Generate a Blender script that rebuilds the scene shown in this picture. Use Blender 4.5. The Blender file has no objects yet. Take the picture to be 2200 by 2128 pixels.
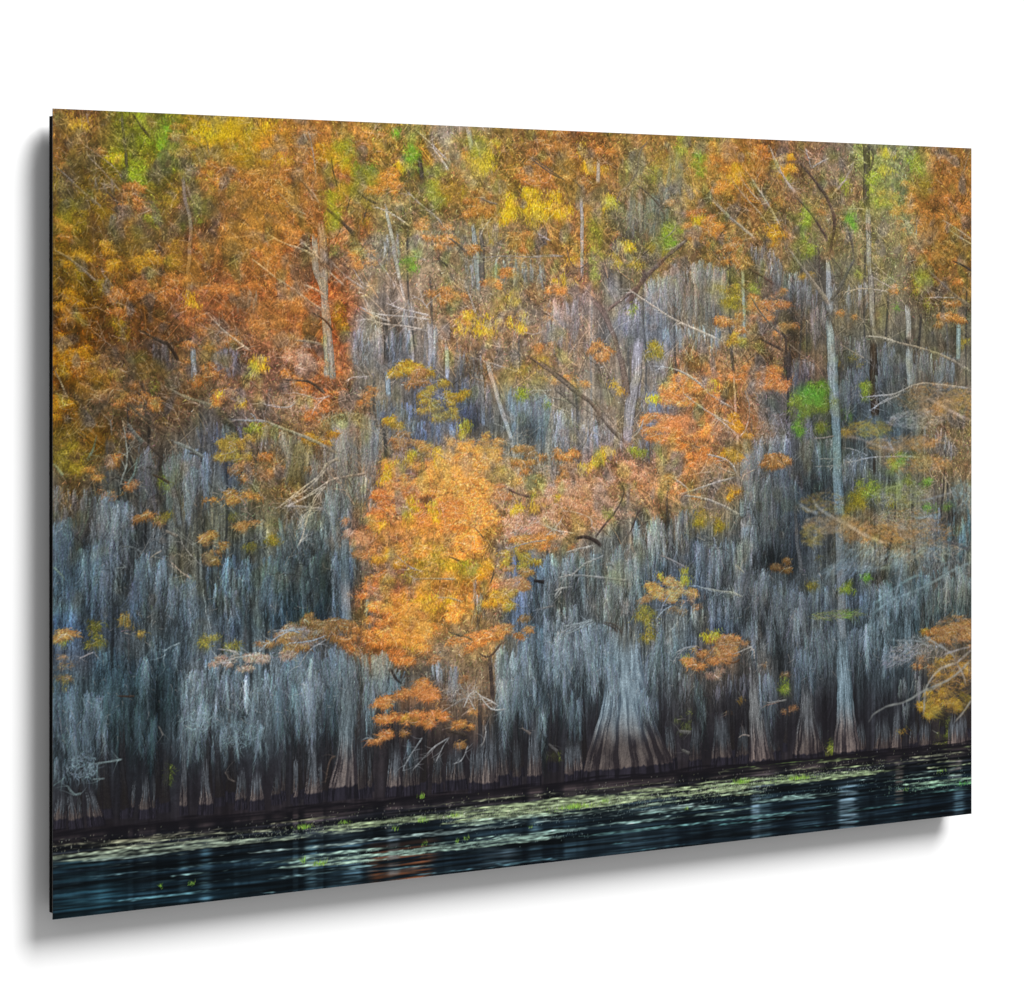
import numpy as np, math
CW, CH = 1500, 1000
rng = np.random.default_rng(7)

# ---------------------------------------------------------------- geometry of the view -> print coordinates
F_, CX_, HY_ = 6515.0, 1100.0, 710.0
XL, ZL, DX, DZ = -0.56626, 3.7378, 1.25661, 0.81910
def to_print(x, y):
    x = np.asarray(x, float); y = np.asarray(y, float)
    k = (x - CX_) / F_
    s = (k * ZL - XL) / (DX - k * DZ)
    h = F_ / (ZL + s * DZ)
    v = (y - (HY_ - 0.27338 * h)) / h
    return s * CW, v * CH, h / CH          # third: source pixels per print pixel (vertical)
TILE = {'A': (60, 200, 3.058), 'B': (600, 200, 3.058), 'C': (1140, 240, 3.058), 'D': (1500, 280, 3.058),
        'E': (60, 760, 3.058), 'F': (600, 760, 3.058), 'G': (1140, 760, 3.058), 'H': (1500, 760, 3.058),
        'I': (60, 1340, 2.9625), 'J': (600, 1300, 2.9625), 'K': (1140, 1260, 2.9625), 'L': (1500, 1240, 2.9625)}
def P(t, x, y):
    ox, oy, sc = TILE[t]
    u, v, h = to_print(ox + np.asarray(x, float) / sc, oy + np.asarray(y, float) / sc)
    return u, v, 1.0 / (sc * h)             # third: print px per tile px (vertical)
def HS(t, x):                               # horizontal print px per tile px
    a = P(t, x - 5, 500)[0]; b = P(t, x + 5, 500)[0]
    return (b - a) / 10

# ---------------------------------------------------------------- raster helpers
def blur1(a, s, ax):
    if s < 0.3: return a
    r = int(math.ceil(s * 3)); k = np.exp(-0.5 * (np.arange(-r, r + 1) / s) ** 2); k /= k.sum()
    if r > 12:                               # fast path: fft
        n = a.shape[ax]; pad = [(0, 0)] * a.ndim; pad[ax] = (r, r)
        b = np.pad(a, pad, mode='edge'); m = b.shape[ax]
        kk = np.zeros(m); kk[:2 * r + 1] = k
        sh = [1] * a.ndim; sh[ax] = m // 2 + 1
        fb = np.fft.rfft(b, axis=ax) * np.fft.rfft(kk).reshape(sh)
        c = np.fft.irfft(fb, n=m, axis=ax)
        return np.take(c, np.arange(2 * r, 2 * r + n), axis=ax)
    pad = [(0, 0)] * a.ndim; pad[ax] = (r, r)
    b = np.pad(a, pad, mode='edge'); n = a.shape[ax]; out = 0
    for i, w in enumerate(k): out = out + w * np.take(b, np.arange(i, i + n), axis=ax)
    return out
def blur(a, sx, sy=None):
    return blur1(blur1(a, sx, 1), sx if sy is None else sy, 0)
def noise(sx, sy):                           # unit-variance gaussian-filtered noise, correlation sx, sy
    r = rng.standard_normal((CH, CW)); ky = np.fft.fftfreq(CH)[:, None]; kx = np.fft.rfftfreq(CW)[None, :]
    n = np.fft.irfft2(np.fft.rfft2(r) * np.exp(-2 * (np.pi * kx * sx) ** 2 - 2 * (np.pi * ky * sy) ** 2), s=(CH, CW))
    return (n - n.mean()) / n.std()
def sstep(a, b, x):
    t = np.clip((x - a) / (b - a), 0, 1); return t * t * (3 - 2 * t)

cv = np.zeros((CH, CW, 3))
def splat(px, py, col, al, soft=0.0):
    """composite many small points in one unordered layer"""
    px = np.asarray(px); py = np.asarray(py)
    ok = (px > -1) & (py > -1) & (px < CW) & (py < CH)
    px, py, col, al = px[ok], py[ok], col[ok], al[ok]
    if len(px) == 0: return
    m_ = int(math.ceil(soft * 3)) + 2
    xa = max(0, int(px.min()) - m_); xb = min(CW, int(px.max()) + m_ + 1); ya = max(0, int(py.min()) - m_); yb = min(CH, int(py.max()) + m_ + 1)
    w_, h_ = xb - xa, yb - ya
    ix = np.floor(px).astype(int); iy = np.floor(py).astype(int); fx = px - ix; fy = py - iy; ix -= xa; iy -= ya
    IDX, WW, CC = [], [], []
    for dx, dy, w in ((0, 0, (1 - fx) * (1 - fy)), (1, 0, fx * (1 - fy)), (0, 1, (1 - fx) * fy), (1, 1, fx * fy)):
        x = ix + dx; y = iy + dy; m = (x >= 0) & (y >= 0) & (x < w_) & (y < h_)
        IDX.append(y[m] * w_ + x[m]); WW.append((w * al)[m]); CC.append(col[m])
    IDX = np.concatenate(IDX); WW = np.concatenate(WW); CC = np.concatenate(CC)
    W = np.bincount(IDX, WW, h_ * w_).reshape(h_, w_)
    C = np.stack([np.bincount(IDX, WW * CC[:, c], h_ * w_).reshape(h_, w_) for c in range(3)], -1)
    if soft > 0: W = blur(W, soft); C = blur(C, soft)
    A = (1 - np.exp(-W))[..., None]; v = cv[ya:yb, xa:xb]
    v += (C / np.maximum(W, 1e-6)[..., None] - v) * A
def strokes(x, y, ang, ln, col, al, bend=None, step=0.8, width=None, layers=3, soft=0.0, taper=True, rough=0.0, wob=0.0):
    """short curved hairs; arrays of equal length.  ang in radians, 0 = right, pi/2 = down"""
    n = len(x)
    if n == 0: return
    if bend is None: bend = np.zeros(n)
    order = np.arange(n) % layers
    for L in range(layers):
        s = order == L
        if not s.any(): continue
        ns = np.maximum(2, (ln[s] / step).astype(int))
        rep = np.repeat(np.arange(s.sum()), ns)
        st = np.concatenate(([0], np.cumsum(ns)[:-1]))
        t = (np.arange(ns.sum()) - np.repeat(st, ns)) / np.repeat(np.maximum(ns - 1, 1), ns)
        a0 = ang[s][rep]; b0 = bend[s][rep]; l0 = ln[s][rep]
        am = a0 + b0 * t * 0.5
        X = x[s][rep] + np.cos(am) * l0 * t; Y = y[s][rep] + np.sin(am) * l0 * t
        a = al[s][rep] * ((1 - 0.7 * t) if taper else 1)
        c = col[s][rep]
        if rough: c = c * np.exp(rng.normal(0, rough, (len(c), 1)))
        if wob:
            ph = rng.uniform(0, 6.28, s.sum())[rep]; fr = rng.uniform(.25, .6, s.sum())[rep]
            X = X + np.sin(ph + t * l0 * fr) * wob + rng.normal(0, wob * .45, len(X))
        if width is not None:
            w = width[s][rep] * (1 - 0.6 * t)
            X = X + rng.uniform(-0.5, 0.5, len(X)) * w
        splat(X, Y, c, a, soft)
def jit(c, n, lum=0.2, hue=0.06):
    c = np.broadcast_to(np.asarray(c, float), (n, 3))
    l = np.exp(rng.normal(0, lum, (n, 1))); h = np.exp(rng.normal(0, hue, (n, 3)))
    return np.clip(c * l * h, 0, 255)

def line(pts, w0, w1, col, al=1.0, dark=None, jag=0.0, soft=0.0, lit=-1):
    """a limb as a tapered textured stroke; pts print coords"""
    pts = np.asarray(pts, float)
    # smooth
    for _ in range(2):
        q = np.empty((2 * len(pts) - 2, 2)); q[0::2] = .75 * pts[:-1] + .25 * pts[1:]; q[1::2] = .25 * pts[:-1] + .75 * pts[1:]
        pts = np.vstack((pts[:1], q, pts[-1:]))
    d = np.hypot(*np.diff(pts, axis=0).T); L = np.concatenate(([0], np.cumsum(d))); n = max(4, int(L[-1] / 0.5))
    t = np.linspace(0, L[-1], n); X = np.interp(t, L, pts[:, 0]); Y = np.interp(t, L, pts[:, 1])
    if jag: 
        jx = np.interp(t, np.arange(0, L[-1] + 12, 6), rng.normal(0, jag, len(np.arange(0, L[-1] + 12, 6))))
        X = X + jx; Y = Y + np.roll(jx, 7) * 0.6
    tx = np.gradient(X); ty = np.gradient(Y); m = np.hypot(tx, ty) + 1e-9; nx, ny = -ty / m, tx / m
    f = t / L[-1]; w = w0 + (w1 - w0) * f
    w = w * (1 + 0.15 * np.interp(t, np.arange(0, L[-1] + 20, 9), rng.normal(0, 1, len(np.arange(0, L[-1] + 20, 9)))))
    K = max(1, int(np.ceil(max(w0, w1) / 0.6)))
    o = (np.arange(K) + .5) / K - .5
    XX = (X[:, None] + nx[:, None] * o * w[:, None]).ravel(); YY = (Y[:, None] + ny[:, None] * o * w[:, None]).ravel()
    c = np.asarray(col, float); dk = c * 0.45 if dark is None else np.asarray(dark, float)
    side = (ny[:, None] * o * 2 * lit) if True else 0            # >0 on the upper side when lit = -1
    mixv = np.clip(0.55 + 0.45 * side + rng.normal(0, .18, (n, 1)), 0, 1).ravel()[:, None]
    cc = dk * (1 - mixv) + c * mixv
    cc = cc * np.exp(rng.normal(0, .12, (len(XX), 1)))
    endf = np.clip(f / .12, .25, 1) * np.clip((1 - f) / .10, .15, 1); cover = np.clip(.85 + .35 * np.interp(t, np.arange(0, L[-1] + 20, 7), rng.normal(0, 1, len(np.arange(0, L[-1] + 20, 7)))), .3, 1) if jag else 1.0; al = al * np.repeat(endf * cover, K)
    wr = np.repeat(w, K); dens = np.where(wr < K * .6, np.clip(wr / (K * .6), .15, 1), 1)
    splat(XX, YY, np.clip(cc, 0, 255), al * 0.85 * dens, soft)

# ---------------------------------------------------------------- palettes (ink colours, 0-255)
PAL = {'r': [(164, 100, 44), (130, 80, 36), (188, 122, 56), (98, 60, 30), (204, 146, 88)],
       'c': [(210, 124, 54), (228, 142, 68), (184, 102, 44), (140, 76, 36), (240, 164, 98)],
       'o': [(205, 130, 48), (228, 150, 62), (182, 104, 40), (142, 86, 36), (240, 172, 88)],
       'b': [(236, 158, 62), (246, 176, 84), (228, 130, 58), (196, 108, 44), (252, 200, 110)],
       'y': [(222, 186, 24), (240, 210, 40), (196, 158, 22), (170, 128, 22), (250, 226, 70)],
       'g': [(186, 134, 28), (164, 112, 24), (204, 152, 34), (126, 84, 22), (216, 170, 46)],
       'l': [(136, 116, 26), (112, 96, 22), (158, 132, 32), (86, 70, 20), (176, 150, 44)],
       'n': [(132, 148, 36), (108, 126, 30), (154, 166, 46), (88, 98, 30), (172, 180, 62)],
       'e': [(92, 152, 36), (70, 126, 32), (118, 166, 46), (60, 92, 34), (140, 180, 60)],
       'p': [(196, 144, 112), (212, 166, 136), (172, 118, 84), (130, 92, 72), (226, 190, 164)]}
# ---------------------------------------------------------------- base colours: tile -> rows of (y, four colours at x = 240, 720, 1200, 1680)
BASE = {
'A': [(150, '785a32 6e6e28 968228 aa7d32'), (240, '785028 7d7823 967328 a56e28'), (480, '6e5528 6e7319 8c6030 9b642f'), (720, '5a4c1e 785532 7d5837 8c6037'), (960, '734b19 735532 784e30 965c2d'), (1200, '5a4b19 82581e 8c5530 9b6037'), (1440, '6e4814 64411e 874e30 96582d'), (1680, '734814 644123 736455 965f37')],
'B': [(240, '966432 967d3c 96877a 8c6a38'), (480, '965f37 966e28 9b7d3c 825f3c'), (720, '8c5f3c 826e46 8c6937 be9630'), (960, '966432 8c7d55 877355 8c6e4b'), (1200, '965f3c 967d64 82785f 87785a'), (1440, '9b5c34 918278 a07850 9b7d4b'), (1680, '965f41 827d78 967d5f 967350')],
'C': [(240, '915f32 966e37 8c7d3c 8c5f37'), (480, '966937 826e46 8c7d46 8c693c'), (720, 'a0783c 736e55 966f35 82693c'), (960, '916941 826e3c 7d643c 7d6446'), (1200, '9b785f 7d7878 82786e 6e5f55'), (1440, '8c7d78 787d82 7d7d78 7d5a3c'), (1680, '966e4b 827873 96734b 875f46')],
'D': [(240, '965f2a 7d6e5f 7d7d4b 8c6432'), (480, '966932 7d6941 827850 8c5c2a'), (720, '826941 6e694b 827855 876030'), (960, '736950 5f5f5a 7d7355 7d5c2e'), (1200, '826941 645f5a 6e6450 736441'), (1440, '82643c 646450 5f5f5a 555550'), (1680, '916946 5a5f50 505555 73695a')],
'E': [(240, '734a16 694b28 735028 8c6950'), (480, '694b19 554b41 695a4b 7d6e5a'), (720, '5f4b1e 554b41 696969 735830'), (960, '645a55 5a5a55 696455 82602e'), (1200, '505a5f 555555 64553c 646455'), (1440, '4b5a64 555f69 505a5f 4b555a'), (1680, '505f69 4b4b46 4b555a 414b4b')],
'F': [(240, '966a48 826e55 7d6e5a 878778'), (480, '87643c 7d7369 696e73 787d82'), (720, '78736e 82735a c38c4b 967d5a'), (960, '736e69 aa6e41 c88746 a5825f'), (1200, '5f696e af784b c88c3c aa8255'), (1440, '4b5555 a06e46 b47d3c 827d6e'), (1680, '4b4b46 aa6e41 be8237 6e6964')],
'G': [(240, '8c7d69 968269 b47846 7d6455'), (480, '8c8282 968273 c87d41 736e6e'), (720, '967d55 a5734b aa7341 6e6969'), (960, 'a57850 967350 827350 64696e'), (1200, 'a5734b 6e6e69 64645f 555a5f'), (1440, '646e73 6e6e69 5f6469 505050'), (1680, '5f6469 786e5a 6e6e69 5a5f64')],
'H': [(240, '966a40 645a50 555550 7d6950'), (480, '7d644b 4b5a3c 5a5f5a 826e50'), (720, '7d6e5a 505555 696964 7d694b'), (960, '6e695a 4b5050 64644b 787364'), (1200, '5f6464 5a554b 8c7350 6e695f'), (1440, '555a5f 464b4b 5f6e73 5f696e'), (1680, '555555 555a5a 555f64 5f5a50')],
'I': [(240, '504b4b 41505a 696969 8c827d'), (480, '46555a 37464b 5a696e 64737a'), (720, '415055 303a3f 5f6e76 505c62'), (960, '444f54 282e32 37393e 3c3a3e'), (1180, '342e30 201e22 2d262a 302a2e')],
'J': [(240, '6e5c50 aa733c 87735a 64696e'), (480, '555f64 5a5f5f 786450 5f696e'), (720, '465055 825f46 82644b 50555a'), (960, '37373c 4b464a 4b4446 3c3a3c'), (1130, '2d282c 302a2e 322c30 2d282c')],
'K': [(240, '6e7378 696964 5a554b 69696c'), (480, '5a6970 69737a 6e5846 5f6264'), (720, '465258 646e73 3e3e3e 414142'), (960, '37373a 504b4c 2d2a2d 373234'), (1090, '2d282c 372f32 262226 2a262a')],
'L': [(240, '646464 555c58 555f64 695a46'), (480, '6e5f52 484e52 525c60 695a48'), (720, '413e40 3a3c40 3c4449 5f503c'), (960, '2e2a2d 302d2f 2a2a2d 342e2d'), (1060, '262226 28242a 262428 2a262a')]}

# ---------------------------------------------------------------- foliage clumps: tile, x, y, rx, ry, palette [, strength]
FOL = '''
A 760 200 50 80 n|A 870 260 50 130 e .8|A 720 510 60 90 n|A 720 560 40 40 e .7|A 1120 830 40 60 e .7|A 1110 680 30 50 n|A 310 800 110 130 l|A 960 1050 60 90 l|A 290 180 60 50 y .7|A 560 420 50 40 y .7|A 820 1090 110 70 g|A 520 1070 80 100 g
A 1090 1370 60 60 y|A 330 1080 60 60 g|A 270 1400 100 90 g|A 640 1500 80 110 l|A 1250 220 140 80 y .9|A 1500 220 150 90 y .8|A 1450 330 200 100 g|A 1650 430 120 60 y .6|A 1380 380 40 40 n|A 1600 330 80 70 o|A 830 800 60 80 n .8|A 940 680 40 70 l
A 1000 300 80 130 r|A 1080 300 60 50 c .5|A 1250 520 150 100 r|A 1500 600 200 100 r|A 700 700 80 100 r|A 1650 640 120 90 r|A 1300 1270 180 90 c .45|A 1400 900 150 100 r|A 1500 1080 150 90 c .5|A 900 1250 200 120 r|A 220 900 50 80 c .8|A 650 1350 150 120 r
A 220 1700 80 120 g|A 400 1780 100 100 g|A 1200 1600 180 80 r|A 1600 1550 150 80 c .4|A 1500 1800 60 50 y|A 1800 1730 130 90 p|A 1830 330 70 120 r|A 1780 480 80 80 r|A 1700 900 150 100 c .4|A 1750 1350 120 120 r|A 420 300 120 100 r .6|A 380 220 30 50 y .6
A 1340 500 60 120 r|A 1450 1290 60 60 c .5|A 1080 1450 120 60 r|A 300 1180 60 60 l|A 490 1240 60 60 l|A 210 580 40 60 l .8|A 480 780 50 60 l .8|A 1000 480 70 70 g .5|A 1120 1050 50 60 g .6
B 400 420 90 120 g|B 320 380 60 100 g .8|B 440 350 40 80 n|B 560 500 60 80 e .9|B 340 720 50 90 n|B 350 830 50 60 n|B 500 560 100 60 l|B 540 790 70 90 l .8|B 870 430 45 90 e|B 780 280 25 50 e .8|B 860 1110 45 50 e|B 1000 680 60 90 n .8|B 980 520 40 60 n .7
B 1330 450 80 60 y .8|B 1400 350 90 60 y .5|B 1300 350 40 60 n|B 720 550 90 110 o|B 800 470 40 40 y|B 620 610 60 30 o|B 820 760 110 70 o .7|B 1130 650 80 60 l|B 1700 720 160 110 y 1.2|B 1500 760 45 110 y 1.1|B 1850 760 60 60 y|B 1650 650 90 40 y 1.2|B 550 1090 90 50 o .8|B 600 1040 30 30 o
B 1480 1500 60 60 y|B 1360 1530 60 60 y|B 1600 1500 30 60 y .8|B 1540 1320 60 50 y .7|B 1150 1480 100 50 o .7|B 1650 500 150 120 r|B 1300 720 120 100 r|B 1600 950 150 60 r|B 1050 950 120 80 r .8|B 350 1030 25 30 n|B 800 1800 120 50 g|B 650 330 120 100 r .7|B 820 400 90 60 o .4
B 1180 420 100 50 o .6|B 1550 350 80 60 l .7|B 1800 300 100 100 r|B 1250 1000 40 40 r|B 1400 950 60 60 y .4|B 1100 1330 120 60 r .8|B 1500 1170 40 20 c|B 1390 1240 60 20 c|B 1850 1280 90 80 o .6|B 1700 1420 120 80 o .4|B 1250 1450 40 40 y .7|B 1170 1540 60 40 y .5|B 400 1440 40 80 l|B 420 1550 30 50 n .6|B 150 1700 100 60 p|B 80 1550 90 100 r|B 60 900 100 60 c .5|B 920 850 100 80 o .5|B 1100 620 90 60 l .6
C 370 340 20 45 y|C 340 220 20 50 y|C 410 1010 25 90 n 1.3|C 400 880 20 60 n|C 410 720 25 50 n|C 500 590 60 60 y|C 620 870 50 40 y|C 950 790 70 60 n|C 930 830 60 50 e .7|C 1110 300 35 60 e|C 1100 370 50 50 e .7|C 980 220 25 70 n|C 1250 250 90 60 o|C 1330 380 80 70 o|C 1250 480 60 80 o|C 1130 700 130 110 c .8|C 1110 700 50 30 y .8
C 1150 800 140 60 o .8|C 1350 260 200 80 r|C 1660 350 60 80 g|C 1610 800 70 80 g .9|C 1810 880 45 70 n|C 1800 690 35 50 n|C 1500 560 100 100 o .5|C 1350 930 100 120 r|C 1320 1200 70 80 l|C 1310 1170 50 50 g .6|C 1450 1150 50 40 n .6|C 1520 1260 150 90 c .8|C 1650 1430 110 60 c .7|C 1680 1230 50 50 c .7|C 1350 1380 120 60 r|C 1350 1480 50 50 g .8|C 830 1560 50 70 l|C 460 1540 80 90 r|C 980 1820 130 90 b|C 1600 1750 120 70 c .9|C 1250 1750 150 80 c .7
C 250 1750 150 80 o .6|C 560 1800 30 90 g|C 200 1150 140 60 o .7|C 220 1090 60 30 y .8|C 670 1260 20 40 n|C 1860 1830 50 70 e|C 150 430 130 80 r|C 500 270 100 60 o .6|C 450 380 60 60 y .4|C 550 950 60 60 y .5|C 680 950 60 60 y .4|C 270 950 40 40 y .6|C 560 750 80 80 r .7|C 850 330 60 70 l .5|C 800 420 50 60 n .6|C 1640 1180 70 50 c .5|C 1620 600 70 60 c .5|C 940 560 50 60 o .6|C 100 1560 120 60 r .6|C 440 1700 60 100 l .5|C 800 900 80 60 l .6
D 150 120 60 60 o|D 240 270 50 60 y .8|D 580 220 60 80 g|D 560 310 50 40 n .5|D 1140 330 40 80 n 1.1|D 1220 260 50 40 y .6|D 960 370 40 40 n|D 1010 580 35 50 e|D 700 570 35 50 n|D 700 770 45 60 n|D 1420 240 45 80 n|D 1490 390 60 60 l|D 1470 990 65 65 n|D 1200 470 50 40 n .8|D 1300 1180 25 40 e .7|D 1510 1120 40 40 n .7|D 1270 130 60 40 y .7|D 1300 420 150 120 o .7|D 1400 650 170 140 c .6
D 1650 500 140 140 c .5|D 1600 150 150 90 o .6|D 1550 800 200 100 c .5|D 1650 1200 120 80 r|D 1020 1210 120 50 o .5|D 1380 1050 120 70 o .6|D 730 1780 70 60 e .8|D 800 1700 45 50 e|D 1090 1690 30 60 n|D 990 1510 80 40 l .7|D 1740 1380 40 40 y .4|D 1600 1000 120 80 r .7|D 1700 1000 100 40 c .6|D 900 550 60 60 r .4|D 760 500 60 60 o .4|D 1080 940 60 40 n .4|D 1180 750 60 60 l .4|D 590 850 50 50 c .6|D 700 950 60 40 g .4|D 80 650 90 90 o .8
E 200 350 80 100 g|E 260 660 100 110 l|E 330 720 40 50 y .5|E 560 130 50 50 y .8|E 600 250 200 80 r|E 300 60 150 80 g|E 450 120 200 100 r|E 840 220 45 30 n .7|E 1290 280 110 50 o|E 1250 210 35 60 y|E 1400 310 40 40 y .6|E 800 520 120 40 c .6|E 600 920 130 45 c .6|E 690 860 40 20 c|E 400 790 90 50 o .7|E 560 690 80 30 r|E 1350 640 180 110 g .8|E 1500 740 200 80 r|E 1330 930 170 50 o|E 1500 1040 100 50 c .7
E 1260 1200 120 70 o .8|E 1430 1240 60 40 l|E 1590 1230 50 50 l|E 780 1090 90 40 r|E 870 1060 45 45 l|E 650 1720 110 80 g .7|E 450 1790 60 60 l|E 240 1850 70 40 o|E 1800 1830 180 60 p|E 1880 200 150 150 c .7|E 1480 480 50 40 n|E 880 830 30 40 n .7|E 1490 70 60 50 y|E 1150 120 90 60 r|E 750 330 150 50 r|E 1550 480 60 40 y .4|E 450 900 60 30 r .7|E 1450 1130 60 30 c .8|E 1200 1330 60 50 r|E 1050 60 60 40 r .6|E 900 420 60 40 l .6|E 1800 760 80 60 r .7|E 1300 1060 60 40 l .6
F 250 150 200 90 c .6|F 480 250 130 100 c .6|F 230 400 150 100 c .6|F 270 540 100 50 g|F 100 120 100 90 o .7|F 850 110 150 60 g|F 930 160 100 60 r|F 1080 250 160 80 g|F 1050 380 150 60 g .8|F 760 440 60 40 g|F 820 560 110 50 r|F 900 600 60 40 o|F 1220 490 35 70 y|F 1000 900 340 200 b .9|F 1250 650 200 110 b|F 1400 620 150 80 c .7|F 1340 540 60 60 c .6|F 750 800 110 100 b|F 690 800 40 60 y|F 770 740 40 40 y|F 1040 680 40 70 y .8|F 870 640 25 50 y|F 930 700 100 50 l .6
F 750 950 150 100 c|F 1100 1050 250 120 c|F 1300 1080 150 120 b|F 860 1020 40 80 y|F 1010 1010 30 70 y|F 650 1120 30 60 y|F 560 1090 140 50 c .8|F 480 1200 110 40 p|F 580 1300 120 60 c .7|F 700 1340 150 70 g|F 1050 1320 200 70 l|F 900 1230 120 80 o|F 1250 1250 150 100 b|F 1230 1400 60 50 n .8|F 1340 1390 50 50 g|F 900 1430 120 50 l|F 1570 1350 120 80 g|F 1650 1210 150 70 o|F 1650 1100 200 100 p|F 600 1530 90 80 c|F 800 1590 200 80 c .9|F 980 1630 150 50 y .8|F 1150 1690 130 35 b|F 800 1750 250 80 c|F 800 1830 110 60 b
F 680 1700 100 80 b|F 1550 1510 140 60 c|F 1450 1610 120 80 g|F 1500 1820 150 35 c 1.1|F 1380 1860 120 30 c|F 300 1790 200 60 r|F 150 1690 80 50 l .7|F 1680 960 35 60 y|F 1550 1010 40 25 y|F 1840 930 25 50 y|F 1800 850 180 130 r .7|F 1590 260 35 40 n|F 1750 340 25 30 n|F 1620 620 80 40 r|F 1500 740 100 80 o .5|F 1560 820 130 60 o .6|F 1250 860 150 60 b|F 1450 900 60 60 c|F 1300 960 90 80 b|F 1700 90 140 80 l .5|F 1850 130 100 100 o .5|F 1600 700 60 60 r|F 450 1260 60 50 p .7|F 720 1450 120 50 o|F 1100 1570 120 40 c .7|F 870 1680 100 40 b|F 1560 1430 120 30 o
G 1050 240 180 90 c .8|G 1200 200 25 40 y|G 900 220 60 80 b|G 950 270 90 60 c|G 1480 150 230 80 c .7|G 1630 180 110 90 c .7|G 1000 500 260 90 c 1.1|G 870 450 100 50 c|G 1150 510 40 70 b|G 1330 430 60 60 g 1.1|G 1360 500 70 60 g .8|G 780 410 70 40 c|G 1330 650 80 60 g .8|G 1100 680 120 60 c .8|G 480 650 55 40 y|G 350 740 45 35 y|G 430 690 25 35 y|G 680 640 25 40 n|G 740 640 15 40 n|G 650 760 150 60 p .9|G 830 800 150 90 c .7|G 300 900 250 100 p|G 500 1050 250 120 p .7|G 200 960 120 60 c .6
G 60 1230 100 60 o|G 100 1180 90 50 b .6|G 200 1250 120 30 c .6|G 200 680 150 60 r|G 1310 900 55 55 g|G 1620 690 110 50 r|G 1580 630 90 40 r .6|G 500 1050 25 25 n|G 1110 1090 35 60 l|G 1240 1090 35 70 l|G 900 1500 160 80 b .9|G 840 1480 40 60 y|G 1010 1450 30 40 y|G 1030 1600 100 50 c .6|G 800 1600 80 50 c .6|G 760 1730 60 90 l .8|G 1300 1880 170 40 c|G 1780 330 100 60 n .9|G 1890 260 45 70 e|G 1760 470 30 70 e .7|G 1890 490 40 40 n .7|G 800 290 20 20 y|G 950 870 100 60 c .6|G 1130 780 60 60 o .5|G 1060 930 60 50 r .7|G 750 1850 60 40 l|G 1560 420 80 70 p .5|G 950 1680 120 30 r .5|G 1190 1840 40 40 y .8
H 450 150 190 90 c .6|H 540 190 100 80 c .7|H 760 330 100 70 n .8|H 800 230 45 60 e|H 760 300 60 40 e .5|H 970 390 50 30 e .6|H 650 480 25 80 e .8|H 1100 230 25 60 n|H 800 470 40 40 n .6|H 540 690 120 50 r .8|H 560 1390 80 40 r|H 960 500 40 30 g .5|H 1320 680 35 40 e 1.2|H 1270 710 40 30 n 1.1|H 1120 890 80 50 n .9|H 1050 960 60 60 l|H 1000 1030 60 50 g .7|H 1500 840 30 20 e|H 1380 820 40 40 n .6|H 1250 950 30 30 y .7|H 980 1530 50 35 n|H 760 1510 50 20 l|H 1110 1460 15 15 e|H 820 1350 120 30 l .6|H 1650 1830 150 90 r|H 1600 280 180 100 o .4|H 1700 1780 80 60 c .5|H 1500 1790 60 50 g .6|H 1520 1010 30 20 e .7|H 1640 990 30 20 e .5
J 850 550 140 50 c 1.1|J 660 620 90 50 c 1.1|J 900 500 40 20 c|J 950 560 40 40 c|J 900 720 190 60 c .9|J 900 710 160 40 g .7|J 700 690 110 40 c 1.1|J 680 840 110 50 c .9|J 760 800 60 60 o .6|J 1150 780 110 60 o .7|J 1180 860 60 50 o .5|J 1400 170 160 40 c 1.2|J 1200 230 120 50 c 1.1|J 800 180 200 90 b|J 820 190 80 70 y .6|J 1230 680 60 60 o .5|J 250 130 250 60 r|J 450 210 120 60 r|J 100 200 120 60 p .9|J 1000 310 200 40 c .5|J 760 310 120 60 c .8|J 620 230 80 60 r|J 1180 480 60 60 r .5|J 1050 560 60 30 l .6|J 1560 90 30 40 r|J 160 110 80 40 o .5
K 900 40 160 60 b .9|K 1060 80 60 40 c .6|K 1180 400 170 60 b .7|K 1080 470 110 50 c|K 1280 430 100 50 c .8|K 1100 320 50 25 y|K 980 460 25 30 y .6|K 1310 740 90 50 g .6|K 1310 800 90 50 r .7|K 1660 780 80 35 c .5|K 1130 540 120 50 p .7|K 1600 640 25 50 n .6|K 1470 500 60 30 r .6|K 1690 540 90 40 r .4|K 980 860 40 60 n .4|K 150 1080 20 40 n .5
L 1650 330 110 90 c .6|L 1560 310 80 50 o .7|L 1550 780 150 80 g .8|L 1600 600 140 100 g .7|L 1450 560 100 60 c .6|L 1700 420 60 40 c .5|L 850 1060 25 70 n .7|L 1560 970 40 60 n .5|L 1540 1060 40 30 n .5|L 1470 840 60 40 g .9|L 1680 790 50 40 l|L 1290 970 25 20 g .8|L 830 1100 30 30 n .6|L 690 830 10 60 n .5|L 540 690 20 50 n .8
I 230 100 80 40 c .6|I 200 90 40 40 y .5|I 230 230 60 120 o .5|I 200 390 40 40 g .6|I 420 90 60 70 l|I 640 70 100 70 g .7|I 1180 110 120 40 l .7|I 1310 130 50 40 l|I 1350 230 170 50 p 1.1|I 1550 100 120 60 c .7|I 1700 110 200 60 r|I 1550 200 200 30 p|I 890 950 18 70 n .6|I 1060 410 60 30 r .5'''
GRN = '''
I 1100 620 130 60 7d8a8e|I 350 900 100 90 7a8890|I 1350 700 120 90 6e7c80|F 400 430 150 60 9a9c98|L 1400 430 150 60 a09a98|L 1300 480 90 60 a09aa0|F 150 330 120 60 c8a898|J 1150 560 120 60 8c8c8c|G 1600 500 120 100 948c8c'''

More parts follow.
